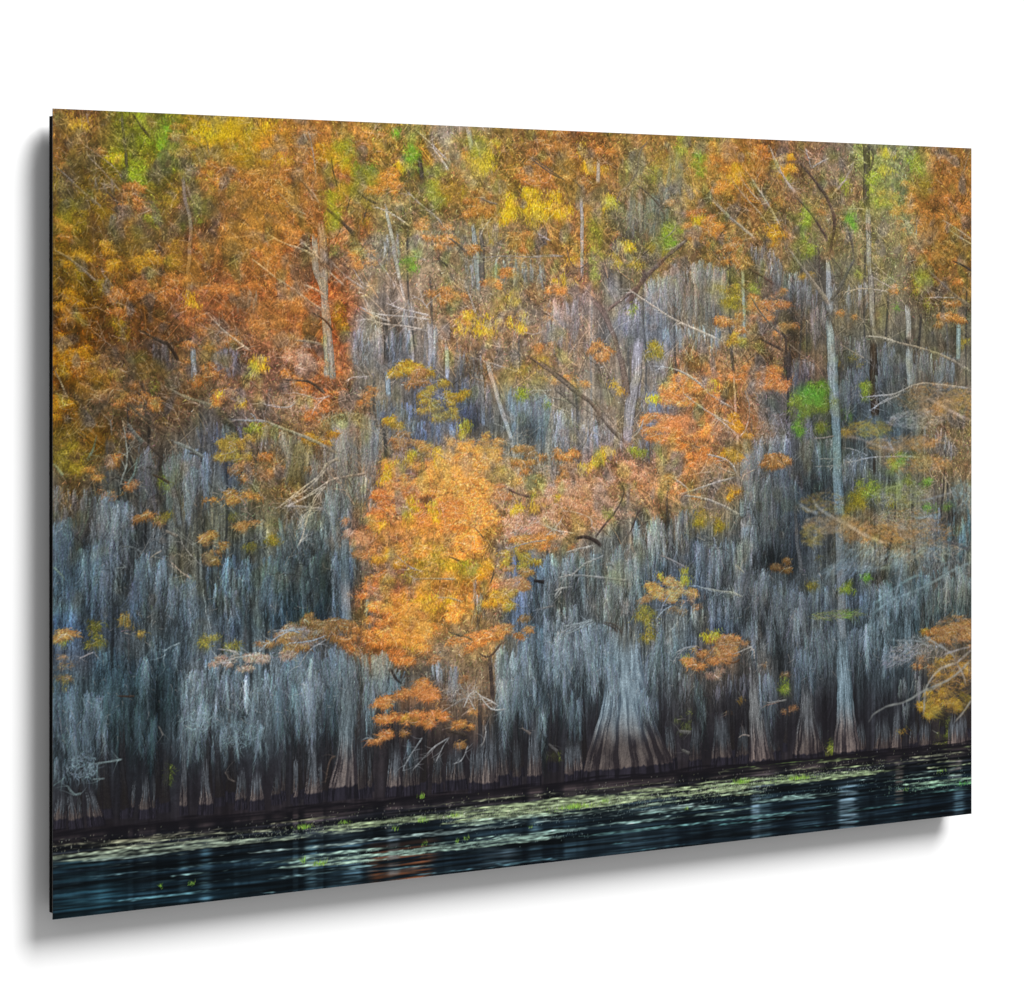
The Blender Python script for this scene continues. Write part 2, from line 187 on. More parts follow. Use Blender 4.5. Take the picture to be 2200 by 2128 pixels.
# ---------------------------------------------------------------- trunks: light/dark, tide (tile y or 0), list of tile x,y,half-width
TRK = '''
l=aebcc0 d=5a6266 A 1880 930 18,1890 1180 22,1945 1290 22,1945 1450 20,1960 1700 20,1968 1880 22
l=b4a79a d=645444 B 265 850 26,290 1000 28,290 1130 28
l=a9b7bc d=586268 B 290 1130 26,298 1300 19,315 1480 18,335 1650 18,350 1890 20
l=a7b0b2 d=4a4e50 F 340 0 17,345 180 16
l=a8aeb2 d=4c4f52 F 362 420 22,385 550 26,395 660 22
l=8d9599 d=3c4246 F 420 640 28,425 900 26,430 1150 26,430 1500 28
l=b6b8be d=5c5a5e F 430 1480 30,438 1650 30,440 1820 30
l=aab2b6 d=4c5054 J 420 0 32,430 150 32
l=8a9498 d=3a4044 J 425 320 34,430 560 44,430 760 48,425 900 52,420 1000 68,410 1100 88,405 1160 96,402 1250 104 tide=1155
l=b4c6ca d=566468 D 845 1240 22,865 1340 26,872 1480 27,885 1650 30,895 1880 34
l=b4c8ce d=54666c H 878 0 34,885 200 35,900 400 30,908 560 27,908 750 30,918 900 33,925 1070 34
l=a2a6a8 d=6a6a6a H 920 1120 26,930 1300 27,935 1500 30,940 1620 26,935 1740 26,940 1890 34
l=9fb0ba d=3e4a50 L 908 280 26,915 400 34,922 560 46,928 700 48,935 850 56,938 950 66,940 1050 82,942 1115 88,942 1180 90 tide=1112
l=a8a4a0 d=4e4a48 K 605 60 36,608 200 48
l=a9b6bd d=55606a K 610 190 58,605 330 84,600 480 104,600 620 128,600 760 152,600 860 184,605 950 216,612 1050 256,620 1130 285,620 1230 300 tide=1150 flute=1
l=9a9694 d=4a4848 K 1402 480 18,1412 600 28,1422 750 36,1440 900 50,1450 1000 56,1455 1090 66,1455 1160 72 tide=1106
l=807e80 d=383638 L 680 600 28,690 760 36,690 860 44,690 950 66,690 1060 84,690 1125 94,690 1180 96 tide=1124 flute=1
l=d0b09a d=8c6c54 G 1328 130 6,1340 320 8,1352 500 9,1358 620 10
l=b0a08c d=504436 G 1358 600 10,1355 760 13,1370 880 15,1380 960 15
l=a8b4b4 d=46504e G 1380 950 13,1388 1080 15
l=c2c4c8 d=706c6c G 1390 1080 16,1398 1250 20,1405 1420 18
l=9a9ea4 d=606468 G 1410 1420 30,1420 1600 34,1430 1880 36
l=4a443c d=1c1814 D 1100 90 22,1105 270 22,1100 420 23,1105 520 18
l=9a9c92 d=58564e D 1110 500 16,1115 700 18,1118 900 15
l=a6a49c d=38322c D 1122 880 16,1135 1080 20,1138 1180 22,1145 1300 16
l=46382c d=201a14 D 1148 1380 20,1150 1560 26,1152 1700 30,1158 1880 28
l=4a3a2e d=221a14 H 1145 80 26,1152 250 26,1160 420 22
l=3c322a d=201a16 H 1150 660 8,1155 800 10
l=aab2b8 d=5e6468 D 845 830 14,850 940 15,855 1060 20,860 1200 24
l=a49ca8 d=665e66 C 640 1190 20,630 1260 16
l=b0a8b0 d=6e666e C 706 1490 30,695 1640 32,690 1760 34,682 1890 38
l=b0aab0 d=4e4848 G 705 0 28,695 150 30,660 300 40,640 420 36,640 520 34,625 600 22
l=7c6860 d=443834 C 410 1220 26,470 1300 22,520 1420 18,560 1520 15,590 1640 14,610 1780 15,625 1890 16
l=7e6a5e d=483a34 G 590 0 15,610 130 17,640 290 20
l=b6b6ac d=7a7468 B 690 730 8,725 880 13,745 980 12,765 1100 14,790 1240 12
l=bcb4aa d=7e746c B 790 1230 10,820 1360 8
l=a8aca8 d=5a5c58 B 1270 850 10,1285 1000 20,1300 1160 20,1310 1310 12
l=6e6660 d=38302c B 1320 880 10,1330 1050 16,1330 1200 18,1335 1290 12
l=a0a2a4 d=6c6c6e B 1235 210 16,1255 330 16,1265 420 10
l=4a4440 d=24201e B 915 380 14,930 500 16,935 580 14
l=4e4c48 d=26221e B 690 1460 14,698 1600 17,705 1780 15
l=b0bcc0 d=505c60 F 705 120 18,720 290 16
l=c4bcb4 d=887e78 B 850 1520 10,870 1680 10,878 1800 8
l=b4b2b6 d=7c7a7e B 985 1500 16,990 1700 14,988 1850 8
l=bcbcbe d=828286 B 1095 1640 12,1100 1780 12,1102 1890 10
l=b8b8bc d=7e7e82 F 1098 0 12,1100 180 9
l=c4c6c6 d=727678 F 1365 40 14,1400 180 15,1445 330 15,1490 470 15,1530 580 13
l=c4b8ac d=80746a F 1525 560 12,1545 700 10
l=bcc0c6 d=7c8086 F 1325 120 14,1335 300 14,1340 480 10
l=aeb0ae d=6c6c66 C 325 540 10,335 700 12,335 900 11,330 1110 10
l=b4b2a8 d=787468 C 445 310 10,440 480 14
l=a6ae9c d=686c60 C 1385 850 10,1390 1050 10,1400 1300 10,1402 1500 10
l=b2b4ac d=62625a D 1368 1150 16,1380 1280 18,1376 1380 18
l=b4bec4 d=6e787e D 1378 1420 22,1388 1600 24,1390 1690 18
l=a4b4b0 d=60706c D 1705 1260 14,1705 1450 14,1700 1520 14
l=8c9a96 d=50585a D 1430 600 4,1430 700 4
l=a0a8ac d=4c4c4c A 1075 1620 14,1090 1750 18,1085 1890 14
l=a4acb0 d=505050 E 1080 0 14,1095 120 16,1090 220 10
l=8c8284 d=5a5052 A 1250 1650 28,1240 1780 24,1250 1880 22
l=827c80 d=504a4c A 1260 1650 14,1300 1780 12,1330 1880 12
l=8c7c70 d=5c4c40 A 1015 540 12,1030 700 12,1070 850 12,1060 1050 14,1045 1250 10,1055 1420 10
l=585048 d=2c2420 A 615 130 8,625 300 10,650 450 10,668 600 8
l=8a8a8c d=565658 E 770 620 34,775 750 36,770 900 26,775 1080 14
l=7a7e80 d=363432 E 930 830 12,960 900 18,980 1000 22,1000 1140 18
l=4a4644 d=282422 G 1670 0 22,1690 120 18,1710 250 16
l=6a655e d=36322e G 1790 340 22,1800 600 22,1810 820 18
l=787470 d=403c3a G 1730 1000 10,1750 1250 12,1780 1450 14
l=8e8884 d=48403c G 1480 1650 24,1500 1880 20
l=4c4440 d=2a2422 C 1690 1560 14,1700 1880 20
'''
# buttressed bases along the water's edge: tile cx ytop wtop ytide wbase shade(0-1) [lean]
BUT = '''I 205 1080 34 1245 42 .55 -10|I 285 1060 20 1245 34 .6 20|I 330 1080 12 1240 22 .35 10|I 425 1040 30 1225 58 .6 40|I 660 1000 12 1165 14 .45 -25|I 745 950 20 1180 46 .55 0|I 800 950 10 1170 12 .35 0|I 990 760 14 1155 28 .75 0|I 1130 860 22 1148 52 .85 0|I 1335 930 14 1122 20 .7 -10|I 1375 920 14 1115 18 .6 10|I 1455 930 30 1125 50 .85 0|I 1580 930 16 1085 34 .4 0|I 1704 860 10 1100 15 .85 -5|I 1815 820 22 1080 50 .9 0|I 1860 860 8 1070 14 .5 10
J 100 940 12 1190 14 .6 0|J 25 900 14 1180 16 .3 0|J 205 780 26 1195 48 .85 0|J 265 980 8 1185 10 .5 0|J 725 880 34 1155 50 .95 -10|J 340 900 10 1180 30 .4 -30|J 520 760 22 1165 34 .35 10|J 575 900 10 1160 16 .4 5|J 820 850 30 1150 46 .45 0|J 870 860 18 1145 26 .35 0|J 1005 880 24 1135 36 .35 0|J 1075 900 14 1112 22 .55 -8|J 1135 880 30 1112 62 .6 5|J 1245 860 36 1130 40 .7 -12|J 1330 760 50 1130 68 .9 0|J 1425 780 22 1080 42 .6 15|J 1510 860 24 1090 30 .35 0|J 1620 760 34 1085 45 .8 0|J 1845 880 26 1075 34 .75 0
K 30 800 30 1200 40 .75 0|K 245 960 26 1170 34 .7 0|K 300 950 22 1172 30 .8 5|K 890 850 26 1100 38 .5 10|K 1045 860 26 1105 44 .4 0|K 1210 800 40 1092 70 .6 0|K 1345 900 26 1085 44 .35 0|K 1510 800 22 1110 44 .5 20|K 1540 980 40 1050 50 .25 0
L 150 900 44 1155 68 .55 0|L 285 950 26 1130 36 .35 0|L 1040 900 24 1100 30 .45 15|L 1170 880 44 1090 62 .5 0|L 1255 760 20 1102 38 .8 -10|L 1365 900 20 1055 30 .5 -8|L 1440 900 34 1068 36 .55 0|L 1650 860 52 1062 68 .9 0|L 760 900 30 1110 40 .35 10'''
# ---------------------------------------------------------------- limbs: tile colour w0 w1 (tile px) points
LMB = '''
C 7c6862 16 26 1025 840,940 910,860 980,760 1080|C 6c5650 30 40 770 1060,720 1130,660 1220,640 1270|C 6c5650 20 30 740 1040,745 1090|C 7c6862 24 14 690 1160,600 1230,500 1310|C d2ccc4 8 16 630 1160,760 1250,940 1370,1080 1430,1260 1510
C b4a898 8 12 865 905,930 900,1020 845|C a09484 5 8 870 840,930 790,965 730|C 8a7466 7 22 770 190,710 260,700 400,650 470,600 520|C 8a7466 6 12 590 510,560 600,520 640|C 6c6052 7 10 680 470,760 530,830 600,880 680
C c8b49c 6 18 1170 560,1260 660,1380 760,1470 830|C b8a48c 6 10 1300 420,1400 560,1500 660,1570 760|C d2bca0 6 10 1400 370,1530 560,1640 760|C d2c0a8 5 14 1560 220,1610 330,1680 470,1740 540|C 6c5c50 10 16 1740 540,1830 660,1920 800,1950 860
C 5c4c44 8 20 1750 330,1830 410,1900 500,1957 580|C a09080 6 26 1690 900,1750 980,1850 1110,1957 1270|C 7c6c58 6 14 1140 840,1240 970,1330 1080,1420 1180|C 7c6c58 6 12 1420 1180,1530 1360,1640 1460|C 4c403a 10 22 1500 1490,1600 1540,1660 1570|C 4c403a 16 24 1640 1440,1680 1500,1670 1600
C 6c5c50 5 8 10 300,120 380,230 460|C 8a7866 5 9 130 280,240 400,330 500|C 6c5c50 5 9 230 870,250 980,310 1050,400 970,500 850|C 9a9080 4 7 0 960,100 940,210 950|C c8b8a8 5 9 40 800,130 850|C 6c5c48 8 14 50 1630,200 1740,340 1860|C c8c0b4 5 10 780 1670,900 1680,1000 1710,1080 1770
C 7a5e54 5 9 1450 1050,1530 1090,1600 1140|C b8b8b0 4 6 1050 1640,1055 1560,1080 1500|C b8b8b0 4 6 1050 1640,1010 1560,980 1520|C 5c5048 6 9 340 1040,330 1110,300 1110
D 5c4a40 14 26 650 190,720 280,820 410,880 520,895 640,870 760,850 830|D 5c4a40 8 16 640 440,740 550,800 640,840 710|D b0a090 6 14 1020 200,970 320,870 440|D 605a50 10 18 960 600,1010 740,1020 850|D 6c6a64 18 26 1020 850,970 950,920 1050,860 1130|D a09888 10 28 590 780,700 930,800 1060,850 1130
D 6c564c 12 16 330 910,420 960,500 1010|D b0a490 8 20 1150 1330,1280 1390,1420 1420,1580 1470,1700 1530,1790 1590|D c8c0b0 4 12 1100 1350,1200 1360,1290 1390|D 8a7a64 8 26 1490 900,1590 1000,1700 1100,1795 1165|D 4c4038 6 12 1670 860,1740 890,1795 925|D c8bcac 3 8 920 1080,1020 1045,1120 1040,1240 1060
D c8bcac 3 8 1480 1100,1560 1100,1690 1100|D c0b4a4 4 9 1600 590,1700 650,1795 720|D c0b4a4 4 9 1640 650,1720 710,1795 750|D d8ccc0 4 8 1120 1840,1230 1780,1330 1730|D b8aca0 5 10 1070 1755,1180 1740,1290 1740,1390 1680,1500 1655|D 4a4038 10 16 1110 100,1150 150,1140 230,1115 290,1180 250
D c8b8a0 5 11 470 110,500 220,560 320,640 410|D c8b8a0 4 10 350 340,430 440,500 560,540 640|D c8b8a0 4 9 260 260,300 360,400 470|D b8a890 5 20 70 420,190 560,300 650,380 730|D b0a8a0 4 10 740 250,800 210,860 180|D b0a8a0 4 9 740 250,720 180,700 120|D b8b0a8 3 6 870 440,930 350,980 320
D b8aca0 4 9 1140 870,1230 950,1300 1000|D b8aca0 4 9 1120 950,1200 1000,1260 1030|D a89c8c 5 9 920 1400,1020 1460,1090 1500|D 8c7c6c 5 12 590 1400,680 1480,760 1530|D b8b0a4 4 7 980 520,1050 515,1090 520|D 5c5048 5 8 780 750,795 850,790 950|D 6c6054 5 8 870 840,930 900,940 960|D a08c74 3 6 1780 140,1750 230,1740 290
A 8c7c6a 6 16 165 470,280 570,370 660,480 760|A a4907a 8 18 165 1030,250 1070,350 1150,450 1240|A 6c5a44 10 18 450 1240,550 1330,650 1420|A b09a84 4 8 350 330,450 400,560 480,620 560|A b09a84 5 10 380 400,500 520,600 640|A b8a490 5 9 470 590,540 620|A 6a5c4c 10 16 510 640,580 710,610 760|A 504438 10 16 690 140,740 220,800 290|A 6c5c4a 8 14 710 640,800 710,870 790
A d8c4a4 7 12 1170 1440,1280 1560,1400 1650,1470 1700|A b0986c 5 12 1040 600,1080 720,1140 770|A 8c7a60 4 8 1080 880,1150 980,1200 1100|A d0bca8 5 14 1580 930,1680 990,1790 1020,1900 1080|A d8c8b8 6 14 1780 970,1860 1030,1925 1100|A d8c8b8 5 10 1470 1090,1560 1160,1620 1210|A c8b8a8 6 16 1620 1210,1730 1280,1850 1370,1950 1440|A d8ccc0 8 16 1810 1260,1890 1290,1950 1330|A b0a494 8 20 1750 1625,1850 1630,1957 1660
A 50402e 10 22 720 1550,830 1610,910 1650|A 3c3028 16 22 900 1630,950 1690,985 1760|A 4c4034 6 10 910 1650,1000 1630,1080 1610|A b8a89c 3 8 1610 560,1680 620,1740 670|A b8a89c 3 8 1630 640,1700 710,1740 760,1830 800|A b8a89c 3 7 1840 250,1870 370,1890 540|A b8a89c 3 9 1780 560,1860 640,1910 720|A 6c5c4c 5 8 1790 570,1850 650,1880 700|A a08c78 4 8 480 1170,560 1270,620 1380
A a08c78 3 6 1380 940,1300 900,1280 840|A 5c4838 8 14 810 950,860 1000,890 1060|A 503c30 8 12 1380 500,1400 580|A 645040 6 12 1100 1240,1190 1260,1260 1280|A a49480 5 10 410 680,480 750|A 9a8a7a 3 6 380 130,400 200|A 8a7464 5 9 1130 220,1170 310,1190 400
B 5c4e40 18 28 310 760,380 820,440 880,490 930|B 5c5040 8 16 480 620,560 690,640 730|B d8c8b0 4 10 610 740,740 790,860 880|B a89c8c 5 12 830 640,920 730,1040 820,1080 890|B e0d4c0 5 14 1000 350,1060 430,1110 510|B c8bcb0 5 10 880 230,1000 340,1100 440|B a0948c 4 8 960 90,1060 220|B d8ccc0 5 13 500 1500,580 1480,680 1520,830 1530,960 1560|B d8d0cc 5 12 560 1430,680 1460,860 1470,990 1490
B d0c8c0 4 9 520 1400,620 1460,720 1500|B d8d0d0 5 12 700 1380,800 1420,980 1460|B c8c0bc 4 9 870 1330,930 1360,980 1420|B d0c8c4 5 9 960 1410,1010 1360,1055 1310|B c8c0b8 5 12 310 1150,360 1210,420 1260|B c0b0a4 4 10 330 1100,430 1200,560 1290|B c0b0a4 4 9 480 1150,560 1280,620 1260|B c0b4a8 4 9 640 1100,720 1200,760 1280|B 5c5048 6 14 1030 1080,1070 1110,1110 1140
B 6c5c50 6 22 1110 950,1180 1000,1230 1050|B b8a898 4 12 840 1080,900 1070,960 1100|B a89c90 4 8 1220 1110,1330 1080,1480 1070,1650 1080,1860 1070|B 8c7c6c 6 12 1320 690,1380 720,1430 730|B 6c5c50 6 16 1650 870,1720 960,1760 1000|B d8c8b4 4 9 1400 810,1340 890,1310 960|B 6c5a4c 6 14 1640 420,1750 510,1840 560|B 8a7868 5 12 1770 420,1860 500,1920 570|B c8b8a0 7 14 1210 1220,1250 1340,1290 1450
B c0b0a0 4 9 1600 1570,1680 1590,1740 1560|B 5c4c40 10 18 1620 1720,1730 1800,1860 1870|B c0b4a4 5 10 1220 1700,1300 1750,1400 1780,1560 1830|B 5a4a40 6 14 210 1440,300 1490,350 1560|B 504840 3 7 600 680,560 790,540 880|B 4c4238 5 10 480 610,460 700,440 770|B 4a4038 4 8 340 420,350 520,380 620|B 6a5a48 5 10 560 1080,610 1120,640 1150
F 5c4c40 8 20 20 170,130 175,200 180,300 260|F b0a898 12 22 0 480,100 520,230 570,380 660|F e0d8cc 3 14 0 1000,130 900,230 830,290 760|F c8c0b0 14 24 270 790,310 720,390 690|F e0d8d4 3 12 30 1020,150 950,260 880,330 830,400 810|F b0a8a4 10 18 400 815,470 800,570 785|F e8e4e0 3 8 210 1010,230 940,280 880|F e0dcd8 3 7 210 1010,160 1070,145 1130|F e0dcd8 3 7 210 1010,180 1090,160 1180,120 1270
F b0acac 10 14 30 1000,150 1005,290 1020|F e0ccc4 3 9 70 250,160 270,250 300,330 280|F e0ccc4 3 7 210 410,240 330,330 270|F dcc8c0 3 8 430 180,490 150,580 150|F 8c7464 5 10 390 330,430 400,440 440|F 6c5244 7 22 1480 880,1560 920,1640 940,1780 920|F b8a898 5 10 1250 150,1330 180,1390 190|F 7c6858 8 12 1620 10,1760 100,1880 190,1957 270|F a09888 6 14 1660 200,1780 290,1870 300,1957 360|F c8c4bc 4 6 1660 240,1790 240
F c8b090 4 9 1500 1280,1620 1240,1770 1220|F 6c5a40 7 13 1350 1350,1420 1410,1380 1520|F a8a08c 6 12 750 1310,860 1410,950 1430|F a8a08c 7 12 870 1480,1000 1475,1160 1480|F b8aC90 6 12 1020 1600,1120 1600,1200 1630|F 5c4c38 6 13 1110 1330,1160 1350,1200 1370|F 5c4838 5 10 1280 1140,1340 1210|F 504434 6 10 1180 1260,1200 1300|F c8c0bc 4 8 1830 1470,1930 1450,1957 1420|F d0c8c4 4 7 1880 1305,1957 1290|F e4d4c8 3 7 1700 1100,1800 1160,1957 1180|F e4d4c8 3 6 1740 1200,1830 1130,1870 1050|F d0c0a0 3 7 990 630,1060 670,1100 690|F 5a4a3c 6 10 1110 420,1130 350,1200 280|F 50463c 7 12 1100 1820,1200 1860|F 3a302c 14 22 1670 1490,1740 1500|F b0b0b4 4 8 1800 1560,1860 1540|F a0a0a4 6 10 1660 1690,1790 1660
G 7a685a 18 26 60 60,170 150,300 260,390 310,450 400|G 6c5a4c 18 26 440 390,500 470,570 540,620 580|G 6c6258 7 16 160 240,240 300,310 360|G b4a898 5 9 520 560,590 580|G e0c8b0 6 10 1000 260,1110 350,1250 430,1340 470|G e0c8b0 6 10 1180 390,1270 460,1350 530|G c8b8a0 6 14 1150 250,1240 310,1330 360|G c8c0b0 5 12 850 80,980 110,1080 170,1140 230|G d8d0c4 5 14 1150 660,1250 680,1320 720,1350 790|G c4b498 5 14 1190 720,1260 760,1340 790
G d4c8b4 6 14 960 930,1080 890,1200 850,1340 810|G c8bca4 7 20 970 930,1110 940,1250 990,1370 1060|G d8ccc0 4 9 910 800,990 850,1040 900|G 7c6c58 5 10 1060 600,1160 640|G e0d0c8 6 12 1370 550,1410 500,1430 440|G b0a094 5 9 1430 440,1440 340,1400 240|G d8ccc4 4 8 1390 800,1430 780,1470 760|G 5c4a44 8 16 600 850,615 920,560 1030,470 1140,420 1210|G 4a3c36 16 26 290 1210,360 1200,430 1230,460 1265|G 5c4a44 7 13 640 1190,680 1100,700 1040,720 1020
G 6c625c 6 10 700 1150,740 1120,775 1090|G e0d4cc 4 8 30 1110,150 1150,230 1190|G e0d4cc 3 7 200 1030,300 1040,400 1080,400 1140|G c8beb4 9 14 225 1305,320 1280,420 1260|G b4b4b4 9 16 280 1450,350 1380,480 1325|G a8acae 10 18 185 1470,300 1450,450 1470,640 1490|G 8c9496 12 20 505 1375,550 1400|G b0b4b6 8 14 1010 1525,1100 1525,1170 1555,1280 1565,1390 1595|G b4a8a0 6 12 840 1320,920 1350,1020 1410|G c4c0b4 5 10 1340 1380,1400 1440|G c8b8a8 4 9 920 1570,870 1640,850 1700|G c0b4a4 4 8 1020 1620,960 1700,960 1780
G 5c4840 6 12 430 130,450 200|G c0c0c0 4 9 160 1550,210 1535|G c0c0c0 4 7 160 1610,200 1560|G aab0b2 6 13 200 1790,290 1780,400 1745|G aab0b2 5 11 190 1870,280 1800,380 1760|G 5c5450 7 14 470 1770,540 1790,570 1830|G a09c98 7 12 30 1680,150 1655|G c0b8b0 6 10 660 560,720 500,740 430|G 8a8684 7 10 640 550,700 500,740 490
H c8c0b8 6 14 1070 290,1180 275,1290 270,1370 220,1480 190,1580 205,1790 230|H d0c8c0 4 10 1120 380,1210 310,1300 280|H c8c4c0 5 11 925 715,1010 710,1120 680,1270 675,1440 680|H c0bcb8 3 7 760 740,830 740,890 735|H b8b4b0 3 7 940 615,1030 630,1110 670|H c8c4c0 3 7 790 690,850 690,890 690|H c0b0a4 4 12 745 555,810 555,890 540
E 6c5c44 12 20 650 320,720 390,790 440|E 5c4c38 10 20 790 440,860 500,920 520|E 8c8468 12 24 930 230,1040 290,1150 320,1250 360|E b0b0a0 9 20 1310 430,1440 440,1540 435,1640 480,1750 520,1850 560,1957 610|E a0a090 6 10 1460 390,1500 430|E 4c4438 8 18 1830 180,1890 210,1950 260|E d8ccc4 3 9 1520 320,1600 345,1720 360,1780 300|E 7a7c70 16 26 650 450,700 530,760 590|E 4a4038 12 20 790 600,850 660,895 690|E 8c8c84 14 22 960 580,1040 610,1150 680|E 5c5650 10 16 1060 650,1140 670
E 5c4c40 10 16 810 790,880 820,930 850|E b0b0a4 6 10 615 420,650 600,650 730,600 870|E 8ca098 10 16 720 680,700 780,650 860|E 7c8c80 9 15 450 540,420 640,390 700|E 8c9c88 12 20 165 720,200 760,230 800|E 6c7870 8 14 410 930,400 1030,370 1150,330 1210|E 849488 8 16 165 1400,210 1440,245 1490|E 9c8c7c 14 20 900 1160,980 1200|E 7c8080 7 12 600 1265,680 1265,760 1310|E 98a0a0 6 10 580 1410,650 1400|E d0c0b0 4 8 800 1340,850 1310,880 1290|E d0b8a8 3 6 930 1360,1010 1440,1080 1480|E b0a498 4 8 1000 1230,1080 1340,1150 1400|E c0b0a0 6 12 170 100,210 180,260 290
E 8c847c 4 9 540 420,550 540|E e0d8d0 3 10 1620 1020,1720 960,1820 900,1890 840,1957 760|E e0dcd8 3 8 1680 1010,1780 970,1880 910,1957 870|E b8b4b4 8 14 1670 1000,1780 1000,1950 1020|E e8e4e0 4 8 1865 1010,1900 930,1957 870|E e0dcd8 3 7 1865 1010,1800 1070,1790 1140|E e0dcd8 3 7 1865 1010,1820 1090,1810 1190,1770 1260
I c0b0a4 4 9 320 220,370 200,415 180|I a8b0b0 5 9 860 180,900 150,970 120|I a0a8a8 5 9 870 280,860 220,880 180|I d8c0b0 4 9 1200 160,1300 170,1350 200|I d8c8bc 5 8 1470 170,1540 110,1660 40,1760 30|I dcc8b8 4 8 1190 260,1300 220,1420 200|I e0d0c4 4 8 1720 270,1800 150,1900 100|I 889494 5 10 420 890,560 870,600 860|I 8c9898 6 10 410 990,490 985|I 7c8888 8 16 250 1030,290 1090,340 1080|I 504038 5 10 570 460,680 460|I 708080 5 9 160 1030,240 970|I 6a5e58 5 8 1250 940,1280 990,1320 1005|I 78726e 4 8 830 650,860 710
J e0d4cc 4 9 50 240,150 235,230 220,300 190|J e8e0d8 4 8 0 170,60 155,130 175|J 7c6a48 7 13 1090 180,1160 190,1230 220|J 5c4a40 8 14 1260 300,1310 330,1350 320,1410 240|J 4a4040 24 26 1335 330,1345 430,1355 600|J d8d4d0 6 10 1240 540,1200 580,1170 650|J d8d4d0 5 10 1240 540,1280 580,1330 600,1390 640|J d8d4d0 5 8 1270 570,1330 650,1370 670,1440 660|J d0ccc8 4 7 1200 580,1230 640,1250 670|J 6c6058 9 13 850 600,950 600,1060 595,1140 590|J a09c98 6 10 1030 680,1110 630,1180 590|J a8a4a4 4 8 990 1000,1040 900,1080 840|J a8a4a4 6 10 840 1050,900 990,980 900,1080 840|J a0a0a2 6 11 780 1060,820 970,910 840|J b0acac 4 8 1100 1010,1160 990,1200 890|J 4c4038 12 22 1060 800,1140 810,1190 830|J a8a8aa 5 10 730 510,770 540|J b0b4b6 4 8 690 390,730 480,750 520|J 3e3634 26 16 700 400,740 470,780 500|J b0b0b0 4 7 520 860,560 840,600 850|J b0b4b8 5 9 1740 220,1830 150,1890 130|J 8c7c74 8 16 1540 780,1600 820|J b0a8a4 4 8 1300 760,1320 820,1280 900|J 5c4c44 5 10 290 1130,320 970,360 960
K c0c4c6 5 12 150 60,180 10,260 0|K b0b8ba 5 12 200 250,300 240,400 215|K b0b8ba 4 10 160 380,200 310,330 260,400 225|K 5c5650 8 16 460 225,540 240,580 300|K b8b4a8 6 12 1060 0,1200 30,1280 35,1340 65|K c4bcac 4 8 790 220,840 150,900 120|K c0b4a4 4 8 930 250,960 170,990 120|K b8aca0 4 9 920 420,980 390,1050 380|K 6c4c38 8 12 1230 470,1290 490,1330 460|K c8b8b0 4 8 1370 370,1420 400,1420 460|K a89c94 3 7 900 500,930 430,1000 380|K 9c8c84 4 8 1320 960,1350 940,1390 950|K 9c8074 4 7 1480 760,1590 730|K 7a7470 18 26 940 920,1020 930|K 6a6460 14 22 960 1040,1010 1060|K 706a68 12 18 110 1000,170 1050|K c0b8b0 4 8 1280 430,1340 410,1410 380
L 9c9490 3 7 430 800,560 780'''
